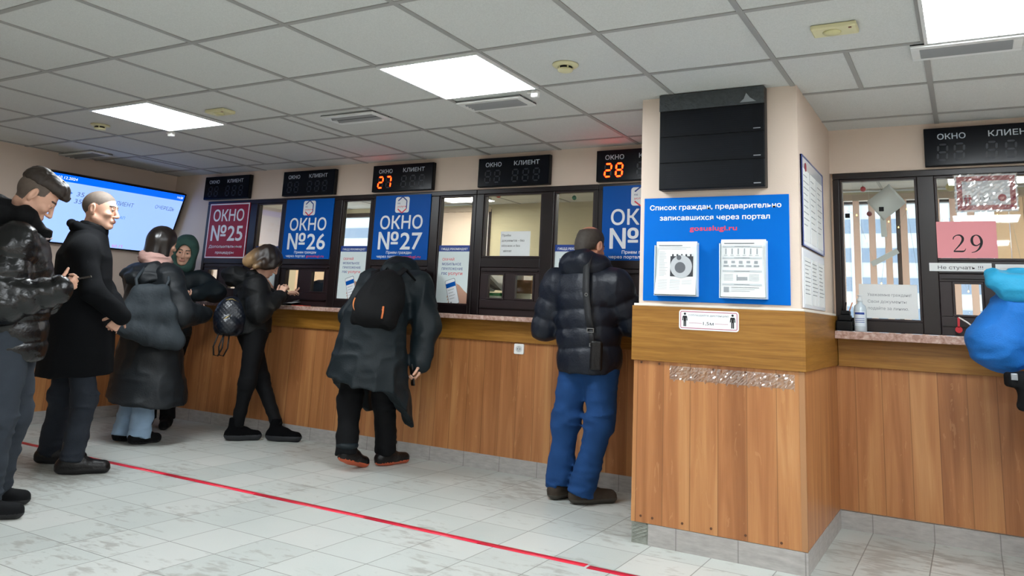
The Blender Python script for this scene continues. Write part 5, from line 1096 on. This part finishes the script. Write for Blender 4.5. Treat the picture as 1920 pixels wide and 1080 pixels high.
# ---- girl with the blonde ombre hair at window 26
def girl():
    J = joints((.3, .95), neck=P3(-2.50, -.36, 1.275), shR=P3(-2.375, -.44, 1.195), shL=P3(-2.60, -.335, 1.215), elR=P3(-2.29, -.46, .995), wrR=P3(-2.275, -.29, 1.115), elL=P3(-2.50, -.19, 1.085), wrL=P3(-2.37, -.165, 1.125),
               pelvis=P3(-2.47, -.34, .845), hipR=P3(-2.405, -.365, .81), hipL=P3(-2.54, -.315, .81), knR=P3(-2.395, -.41, .44), anR=P3(-2.465, -.40, .10), knL=P3(-2.42, -.24, .45), anL=P3(-2.235, -.195, .105), toeR=(.55, .83, 0), toeL=(.85, .52, 0))
    RR, T = P3(.67, .743, 0), P3(.743, -.67, 0); H = Head((-2.43, -.30, 1.395), (.63, .77), 36, 0, .95); d = RR*.35-T*.1+UP*.85
    root = body('person with blonde-tipped hair in a black jacket writing at window 26', H, J, (-2.45, -.33, 0),
        [(J['wrR']+d*.015, d, -T*.75+RR*.5, -1, dict(curl=(45, 60, 35), sc=.93)), (J['wrL'], RR*.7-T*.2+UP*.35, UP*-.5+T*.2+RR*.1, 1, dict(curl=(20, 30, 20), sc=.93, fine=False))], female=True, neck_r=.045)
    tip = H.p(-.05, 0, -.17)
    S = Sdf(.0065, .025); H.skull(S, .014); S.chain([H.p(-.05, 0, .04), H.p(-.09, 0, -.03), H.p(-.125, .0, -.09)], [.085, .07, .05], .04); S.chain([H.p(-.01, -.06, .05), H.p(-.02, -.082, -.03), H.p(-.055, -.085, -.10)], [.04, .034, .02], .02); S.chain([H.p(.0, .06, .05), H.p(.03, .075, -.04), H.p(.05, .07, -.14), H.p(.04, .06, -.21)], [.04, .032, .026, .014], .02)
    S.chain([H.p(.05, -.05, .06), H.p(.045, -.077, .0), H.p(.01, -.085, -.055)], [.03, .024, .018], .02); S.ell(H.p(.11, 0, -.05), np.array([.075, .058, .10]), H.ax, .01, 's'); S.wrinkle((34, 34, 9), .006, True)
    g = NG('ombre_hair'); hl = g.n('VectorMath', operation='DISTANCE'); g.l(g.tc.outputs['Object'], hl.inputs[0]); cc = H.p(.06, 0, .10)-np.array([-2.45, -.33, 0]); hl.inputs[1].default_value = tuple(cc)
    ns = g.noise(g.tc.outputs['Object'], 30, 3); f = g.math('ADD', hl.outputs['Value'], g.math('MULTIPLY', g.math('SUBTRACT', ns, .5), .07)); g.base(g.ramp(f, [(.13, '1c1512'), (.20, '33251b'), (.25, '8a6c48'), (.33, 'b89468')])); g.b.inputs['Roughness'].default_value = .45
    S.build('hair', g.m, root)
    F = J['fwd']; S = Sdf(.008, .03); S.cap(P3(-2.485, -.375, 1.13), P3(-2.47, -.345, .83), .15, .15, .04, flat=(F, .92)); S.cap(J['shR'], J['shL'], .075, None, .05)
    for s in 'RL': sleeve(S, J, s, (.085, .082, .05), (2.2, .008), .04)
    S.plane((-2.47, -.34, .815), (.2, .0, -1), .01); S.wrinkle((10, 10, 14), .012, True, 3.); C = S.build('jacket', M_BLKJK, root)
    S = Sdf(.008, .03); S.chain([P3(-2.52, -.42, 1.24), P3(-2.60, -.49, 1.265), P3(-2.65, -.53, 1.275)], [.085, .07, .03], .03); S.cap(P3(-2.56, -.32, 1.28), P3(-2.42, -.45, 1.27), .045, .04, .03); S.wrinkle((12, 12, 16), .014, True, 2.); S.build('hood', M_BLKJK, C)
    trousers(root, J, M_BLKT, (.088, .058, .042), hipr=.105, low=-.01, fold=.004)
    S = Sdf(.007, .01)
    for s in 'RL':
        sh = shoe(root, J['an'+s], J['toe'+s], M_SUEDE, mat('dark_rubber', '24252a', .6), .265, .05, .16, .042, name='ankle_boot')
    MB().tube([P3(-2.262, -.262, 1.215), P3(-2.235, -.225, 1.12)], .0042, 8).build('pen', M_BLACKP, None, (-2.25, -.24, 1.16)); o = [o for o in COL.objects if o.name == 'pen'][0]; tag(o, 'dark pen held by the person with blonde-tipped hair', 'pen')
    c = P3(-2.52, -.535, .955); p = lambda x, z, y=0: c+RR*x+UP*z-T*y; S = Sdf(.006, .03); A = np.stack([RR, -T, UP])
    S.ell(c, (.125, .085, .15), A, .02); S.box(p(0, -.06), (.115, .065, .09), A, .05, .04); S.ell(p(-.01, -.07, -.07), (.085, .045, .07), A, .02)
    S.field(lambda P: -.003*np.abs(np.sin(((P-c) @ RR+(P-c) @ UP)*95))*np.abs(np.sin(((P-c) @ RR-(P-c) @ UP)*95)))
    bag = S.build('backpack', mat('quilted_navy_leather', '12161f', .3, bump=.15, bscale=120), None, tuple(c)); tag(bag, 'small quilted dark backpack hanging on the hip of the person at window 26', 'backpack')
    M_GOLD = mat('gold_zip', 'b09a5c', .35, .9); MB().tube([p(-.095, -.06, -.075), p(-.05, -.03, -.098), p(.0, .005, -.108)], .003, 6).build('zip', M_GOLD, bag); MB().tube([p(-.05, .12, -.06), p(0, .13, -.05), p(.05, .105, -.05)], .003, 6).build('zip', M_GOLD, bag)
    for x in (-.07, -.03): MB().tube([p(x, -.13, -.04), p(x-.03, -.24, -.05), p(x-.02, -.305, -.05), p(x+.01, -.31, -.05), p(x+.035, -.25, -.05), p(x+.035, -.13, -.04)], .0065, 7).build('strap', M_LEATH, bag)
    MB().strip([p(.03, .13, .0), p(.06, .24, -.01), (-2.40, -.50, 1.245), (-2.42, -.43, 1.28)], lambda i: (.3, -.9, .2), .03, .006).build('shoulder_strap', M_LEATH, bag)
girl()
# ---- bending man with the backpack at window 27
def man_bend():
    J = joints((.12, .99), neck=P3(-1.11, -.25, 1.31), shL=P3(-1.28, -.31, 1.245), shR=P3(-.89, -.27, 1.225), elL=P3(-1.375, -.40, 1.01), wrL=P3(-1.32, -.17, 1.115), elR=P3(-.775, -.29, .95), wrR=P3(-.745, -.38, .715),
               pelvis=P3(-1.02, -.60, .87), hipR=P3(-.92, -.59, .83), hipL=P3(-1.12, -.61, .83), knL=P3(-1.14, -.62, .44), anL=P3(-1.08, -.675, .105), knR=P3(-.95, -.48, .44), anR=P3(-1.0, -.365, .10), toeL=(.05, 1, 0), toeR=(.2, 1, 0))
    H = Head((-1.11, -.145, 1.285), (.05, 1), 40, 0, 1.)
    root = body('person in a long dark green parka bending down to window 27, seen from behind', H, J, (-1.02, -.58, 0),
        [(J['wrR'], P3(.0, -.12, -1), P3(-.75, -.62, 0), 1, dict(curl=(35, 50, 40))), (J['wrL'], P3(.3, .8, -.1), P3(0, 0, -1), -1, dict(fine=False))])
    S = Sdf(.007, .02); H.skull(S, .008); S.plane(H.p(.05, 0, .03), H.f*.8-H.u*.6, .01); S.wrinkle(40, .003); S.build('hair', M_HAIRD, root)
    F = J['fwd']; S = Sdf(.009, .03); S.cap(P3(-1.095, -.30, 1.19), P3(-1.03, -.54, .97), .165, .185, .05); S.cap(P3(-1.03, -.56, .98), P3(-1.06, -.58, .30), .195, .345, .06, flat=(F, .92)); S.cap(J['shR'], J['shL'], .08, None, .06)
    for s in 'RL': sleeve(S, J, s, (.088, .078, .056))
    S.wrinkle((7, 7, 5), .022, True, 3.); S.wrinkle((9, 9, 14), .010, True, 6.)
    hem = lambda P: (.60-.17*(P[:, 0]+1.09)-np.clip((P[:, 1]+.66)*.85, 0, .26))-P[:, 2]          # back hem rides up, front corners hang down
    S.ops.append(('i', None, None, hem, .006)); S.box(P3(-1.02, -.22, .55), (.17, .22, .33), None, .02, .0, 's')
    S.cap(P3(-1.03, -.56, .80), P3(-1.06, -.58, .20), .155, .325, .0, flat=(F, .88), op='s'); C = S.build('parka', M_TEALDK, root)
    S = Sdf(.008, .03); S.ell(P3(-1.11, -.20, 1.36), (.135, .125, .085), np.stack([np.array([1, 0, 0]), unit(np.array([0, 1, -.35])), unit(np.array([0, .35, 1]))]), .05); S.chain([P3(-1.25, -.24, 1.29), P3(-1.10, -.32, 1.335), P3(-.96, -.22, 1.29)], [.05, .07, .055], .04); S.ell(H.p(.02, 0, -.02), (.11, .085, .11), H.ax, .01, 's'); S.wrinkle((12, 12, 16), .012, True, 4.); S.build('hood', M_TEALDK, C)
    trousers(root, J, M_BLKT, (.092, .074, .064), fold=.007, low=.0)
    for s in 'RL': q = J['an'+s]; S = Sdf(.007, .01); S.tor(q+UP*.055, UP, .055, .017, .01); S.wrinkle((20, 20, 40), .004); S.build('trouser_cuff', M_TEALDK, root)
    M_OR = mat('orange_sole', 'c05a38', .6)
    shoe(root, J['anL'], J['toeL'], M_LEATH, M_OR, .285, .047, .10, .024, pitch=16); shoe(root, J['anR'], J['toeR'], M_LEATH, M_OR, .285, .047, .10, .024)
    phone('black phone hanging in the hand of the bending person at window 27', tuple(J['wrR']+P3(-.035, -.04, -.085)), (.15, .1, -1), (-.6, -.8, 0))
    ax = unit(np.array([-.05, .20, .33])); nn = unit(np.cross(np.array([1, .08, 0]), ax)); nn = nn if nn[1] < 0 else -nn; sd = np.cross(ax, nn); c = P3(-.955, -.61, 1.13); A = np.stack([sd, ax, nn]); p = lambda s, a, n=0: c+sd*s+ax*a+nn*n
    S = Sdf(.0065, .03); S.ell(p(0, .0, .0), (.172, .232, .108), A, .03); S.box(p(0, -.09, -.01), (.165, .13, .08), A, .06, .04); S.ell(p(0, -.08, .055), (.13, .13, .06), A, .03); S.wrinkle((10, 10, 10), .006)
    bag = S.build('backpack', mat('black_nylon_bag', '08090b', .75, spec=.2, bump=.25, bscale=150), None, tuple(c)); tag(bag, 'black backpack with orange zips on the back of the bending person', 'backpack')
    M_ORZ = mat('orange_zip', 'd98040', .5); arc = lambda a0, a1, r, h, n=10: [p(r*math.sin(math.radians(a0+(a1-a0)*k/n)), -.06-r*.86*math.cos(math.radians(a0+(a1-a0)*k/n)), h) for k in range(n+1)]
    MB().tube(arc(-98, -45, .138, .087), .006, 7).build('zip', M_ORZ, bag); MB().tube([p(.02, -.185, .076), p(.07, -.175, .078), p(.115, -.14, .08)], .006, 7).build('zip', M_ORZ, bag); MB().tube([p(.118, -.125, .09), p(.124, -.165, .082), p(.122, -.205, .07)], .007, 7).build('zip_pull', mat('orange_cord', 'd0703c', .5), bag)
    for e in (1, -1): MB().strip([p(e*.09, .17, .02), p(e*.12, .24, .0), p(e*.15, .22, -.1)], lambda i: tuple(nn+ax*.5), .06, .012).build('shoulder_strap', M_BLKT, bag)
    MB().tube([p(-.03, .2, .03), p(0, .235, .045), p(.03, .2, .03)], .007, 7).build('carry_loop', M_BLKT, bag)
man_bend()
# ---- balding man at window 28
def man_bald():
    J = joints((0, 1), neck=P3(.50, -.385, 1.405), shL=P3(.315, -.41, 1.275), shR=P3(.715, -.41, 1.275), elL=P3(.235, -.41, 1.0), wrL=P3(.31, -.17, 1.115), elR=P3(.79, -.31, 1.06), wrR=P3(.64, -.16, 1.12),
               pelvis=P3(.55, -.41, .83), hipL=P3(.465, -.41, .80), hipR=P3(.645, -.41, .80), knL=P3(.415, -.425, .44), anL=P3(.385, -.43, .10), knR=P3(.635, -.42, .46), anR=P3(.555, -.455, .10), toeL=(.15, 1, 0), toeR=(.62, .78, 0))
    H = Head((.505, -.345, 1.517), (.22, .97), 14, 3, 1.0)
    root = body('person with balding head in a navy puffer jacket and blue jeans at window 28', H, J, (.5, -.42, 0), [(J['wrL'], P3(.5, .6, -.1), P3(0, 0, -1), -1, dict(fine=False)), (J['wrR'], P3(-.6, .6, -.1), P3(0, 0, -1), 1, dict(fine=False))],
        skin=mat('ruddy_skin', 'c58e74', .5, noise=.06, nscale=30), neck_r=.056)
    S = Sdf(.0055, .02); H.skull(S, .006); S.cap(H.p(-.06, 0, -.02), H.p(-.055, 0, -.07), .062, .055, .03); S.plane(H.p(.035, 0, .02), H.f, .01); S.plane(H.p(-.0, 0, -.015), H.f*.42-H.u*.9, .01); S.ell(H.p(-.025, .012, .118), np.array([.10, .062, .058]), H.ax, .008, 's')
    for e in (1, -1): S.ell(H.p(-.01, e*.085, -.005), np.array([.026, .03, .036]), H.ax, .006, 's')
    S.wrinkle(60, .002); S.build('hair', mat('greying_dark_hair', '3a332d', .7, noise=.5, nscale=90), root)
    F = J['fwd']; S = Sdf(.0085, .03); S.cap(P3(.512, -.405, 1.215), P3(.55, -.405, .82), .185, .195, .05, flat=(F, .84), q=(3.5, .017, .15)); S.cap(J['shR'], J['shL'], .085, None, .07)
    for s in 'RL': sleeve(S, J, s, (.092, .082, .06), (2.5, .013), .05)
    S.plane((.5, -.4, .768), (0, .15, -1), .008); S.wrinkle((11, 11, 8), .010, True, 2.); S.wrinkle(26, .003, True, 8.); C = S.build('puffer_jacket', M_NAVYP, root)
    S = Sdf(.007, .03); S.chain([P3(.395, -.40, 1.355), P3(.44, -.475, 1.40), P3(.53, -.49, 1.41), P3(.61, -.43, 1.39), P3(.625, -.36, 1.37)], [.052, .062, .062, .052, .04], .04); S.cap(P3(.43, -.45, 1.345), P3(.58, -.45, 1.345), .06, None, .04); S.wrinkle((10, 10, 16), .010, True, 5.); S.build('collar', M_NAVYP, C)
    trousers(root, J, M_BJEAN, (.098, .075, .064), fold=.010, low=.03, flare=.004)
    for s in 'RL': shoe(root, J['an'+s], J['toe'+s], M_BRSHOE, M_BRSOLE, .295, .05, .08, .032)
    t = thing('crossbody_bag', 'flat black leather crossbody bag on the back of the balding man', 'bag', (.69, -.6, .9)); M_STR = mat('black_webbing', '15171b', .6, bump=.3, bscale=300)
    P = [(.575, -.505, 1.445), (.585, -.565, 1.36), (.600, -.592, 1.22), (.622, -.594, 1.08), (.640, -.590, 1.0)]
    MB().strip(P, (0, -1, .1), .042, .005).build('strap', M_STR, t); MB().strip([(.640, -.597, 1.0), (.655, -.6, .93)], (0, -1, 0), .03, .005).build('strap', M_STR, t)
    M_ST = mat('steel', ''); MB().frame(.618, .664, .985, 1.012, .005, -.606, -.598).build('buckle', M_ST, t); MB().frame(.638, .672, .905, .925, .005, -.608, -.6).build('buckle', M_ST, t); MB().ring(.605, 1.205, .006, .011, -.602, 14, yb=-.597).build('stud', M_ST, t)
    S = Sdf(.006, .02); S.box(P3(.675, -.585, .855), (.035, .02, .085), np.stack([unit(np.array([.9, .42, 0])), unit(np.array([-.42, .9, 0])), UP]), .014, .0); S.wrinkle(20, .003); S.build('pouch', M_LEATH, t)
man_bald()
# ---- person in blue at the right edge
M_BLUEJ = mat('bright_blue_fleece', '0064b4', .75, noise=.12, nscale=30, bump=.3, bscale=150); M_TURQ = mat('turquoise_fabric', '1f92bc', .7, noise=.1, nscale=20, bump=.25, bscale=90)
def person_blue():
    J = joints((.1, 1), neck=P3(3.06, -.36, 1.36), shL=P3(2.86, -.42, 1.235), shR=P3(3.22, -.42, 1.24), elL=P3(2.695, -.47, 1.05), wrL=P3(2.88, -.25, 1.12), elR=P3(3.32, -.35, 1.0), wrR=P3(3.2, -.17, 1.13),
               pelvis=P3(3.02, -.47, .84), hipL=P3(2.93, -.47, .81), hipR=P3(3.11, -.47, .81), knL=P3(2.895, -.46, .44), anL=P3(2.90, -.44, .10), knR=P3(3.12, -.45, .44), anR=P3(3.12, -.43, .10))
    H = Head((3.08, -.28, 1.50), (.1, 1), 25)
    root = body('person in a bright blue jacket with turquoise shoulder, cut off by the right edge', H, J, (3.0, -.46, 0), [(J['wrL'], P3(.3, .8, -.1), P3(0, 0, -1), -1, dict(fine=False)), (J['wrR'], P3(-.3, .8, -.1), P3(0, 0, -1), 1, dict(fine=False))])
    S = Sdf(.007, .02); H.skull(S, .01); S.plane(H.p(.05, 0, .02), H.f*.7-H.u*.7, .01); S.build('hair', M_HAIRD, root)
    S = Sdf(.009, .03); S.cap(P3(3.04, -.40, 1.16), P3(3.02, -.46, .80), .19, .2, .05, flat=(J['fwd'], .8)); S.cap(J['shL'], J['shR'], .09, None, .05); sleeve(S, J, 'R', (.09, .08, .055)); S.cap(J['shL']+P3(-.05, -.02, -.02), J['elL'], .115, .115, .04); S.cap(J['elL'], J['elL']+P3(.03, .0, -.03), .11, .1, .03); S.cap(J['elL'], J['wrL'], .105, .055, .04)
    S.plane((0, 0, .70), -UP, .01); S.wrinkle((6, 6, 14), .014, True, 2.); S.wrinkle((14, 14, 24), .008, True, 5.); C = S.build('jacket', M_BLUEJ, root)
    S = Sdf(.008, .03); S.chain([P3(2.70, -.55, 1.335), P3(2.78, -.53, 1.30), P3(2.90, -.52, 1.29), P3(3.1, -.53, 1.30)], [.03, .055, .07, .07], .03); S.chain([P3(2.69, -.52, 1.355), P3(2.80, -.47, 1.345), P3(2.95, -.45, 1.34), P3(3.1, -.45, 1.35)], [.022, .035, .045, .05], .02); S.wrinkle((9, 9, 26), .02, True, 3.); S.build('turquoise_yoke', M_TURQ, C)
    trousers(root, J, M_BLUEJ, (.115, .09, .07)); 
    for s in 'RL': shoe(root, J['an'+s], J['toe'+s], M_BLKT, M_SOLEB)
    t = thing('waist_bag', 'black strap with a grey buckle hanging below the blue sleeve at the right edge', 'bag', (2.76, -.52, .86)); S = Sdf(.006, .02)
    S.box(P3(2.765, -.60, .885), (.055, .03, .032), np.stack([IR, AW, UP]), .015, 0); S.chain([P3(2.79, -.60, .88), P3(2.80, -.60, .82), P3(2.775, -.60, .775)], [.045, .035, .02], .02); S.chain([P3(2.80, -.59, .88), P3(2.90, -.62, .91)], [.03, .025], .02); S.wrinkle(18, .006); S.build('strap', M_BLKT, t); MB().box(2.735, 2.762, -.655, -.64, .885, .915, .003).build('buckle', mat('grey_buckle', '8b9096', .4, .6), t)
person_blue()
# ---- clerk behind window 26
def clerk():
    J = joints((-.55, -.83), neck=P3(-1.90, .73, 1.42), shR=P3(-2.05, .66, 1.29), shL=P3(-1.74, .79, 1.29), elR=P3(-2.09, .40, 1.285), wrR=P3(-2.32, .085, 1.205), elL=P3(-1.72, .66, 1.05), wrL=P3(-1.85, .53, 1.15),
               pelvis=P3(-1.86, .83, .84), hipR=P3(-1.94, .80, .81), hipL=P3(-1.77, .86, .81), knR=P3(-1.95, .76, .45), anR=P3(-1.94, .8, .09), knL=P3(-1.78, .82, .45), anL=P3(-1.76, .86, .09))
    H = Head((-1.93, .69, 1.55), (-.6, -.8), 15)
    d = P3(-.78, -.62, .0); root = body('person behind window 26 reaching an arm through the open hatch', H, J, (-1.86, .72, 0), [(J['wrR'], d, P3(-.15, .1, -.98), 1, dict(curl=(35, 45, 30), sc=1.)), (J['wrL'], P3(-.4, -.6, -.2), P3(0, 0, -1), -1, dict(fine=False))])
    S = Sdf(.007, .02); H.skull(S, .012); S.plane(H.p(.06, 0, .03), H.f*.7-H.u*.7, .01); S.build('hair', M_HAIRD, root)
    S = Sdf(.009, .03); S.cap(P3(-1.89, .745, 1.22), P3(-1.86, .82, .82), .15, .16, .04, flat=(J['fwd'], .85)); S.cap(J['shL'], J['shR'], .065, None, .04)
    for s in 'RL': sleeve(S, J, s, (.07, .066, .05))
    S.plane((0, 0, .76), -UP, .01); S.wrinkle((10, 10, 14), .01); S.build('jumper', mat('navy_knit', '1d2838', .85, bump=.2, bscale=200), root); trousers(root, J, M_BLKT, (.09, .07, .058))
    for s in 'RL': shoe(root, J['an'+s], J['toe'+s], M_BLKT, M_SOLEB)
clerk()
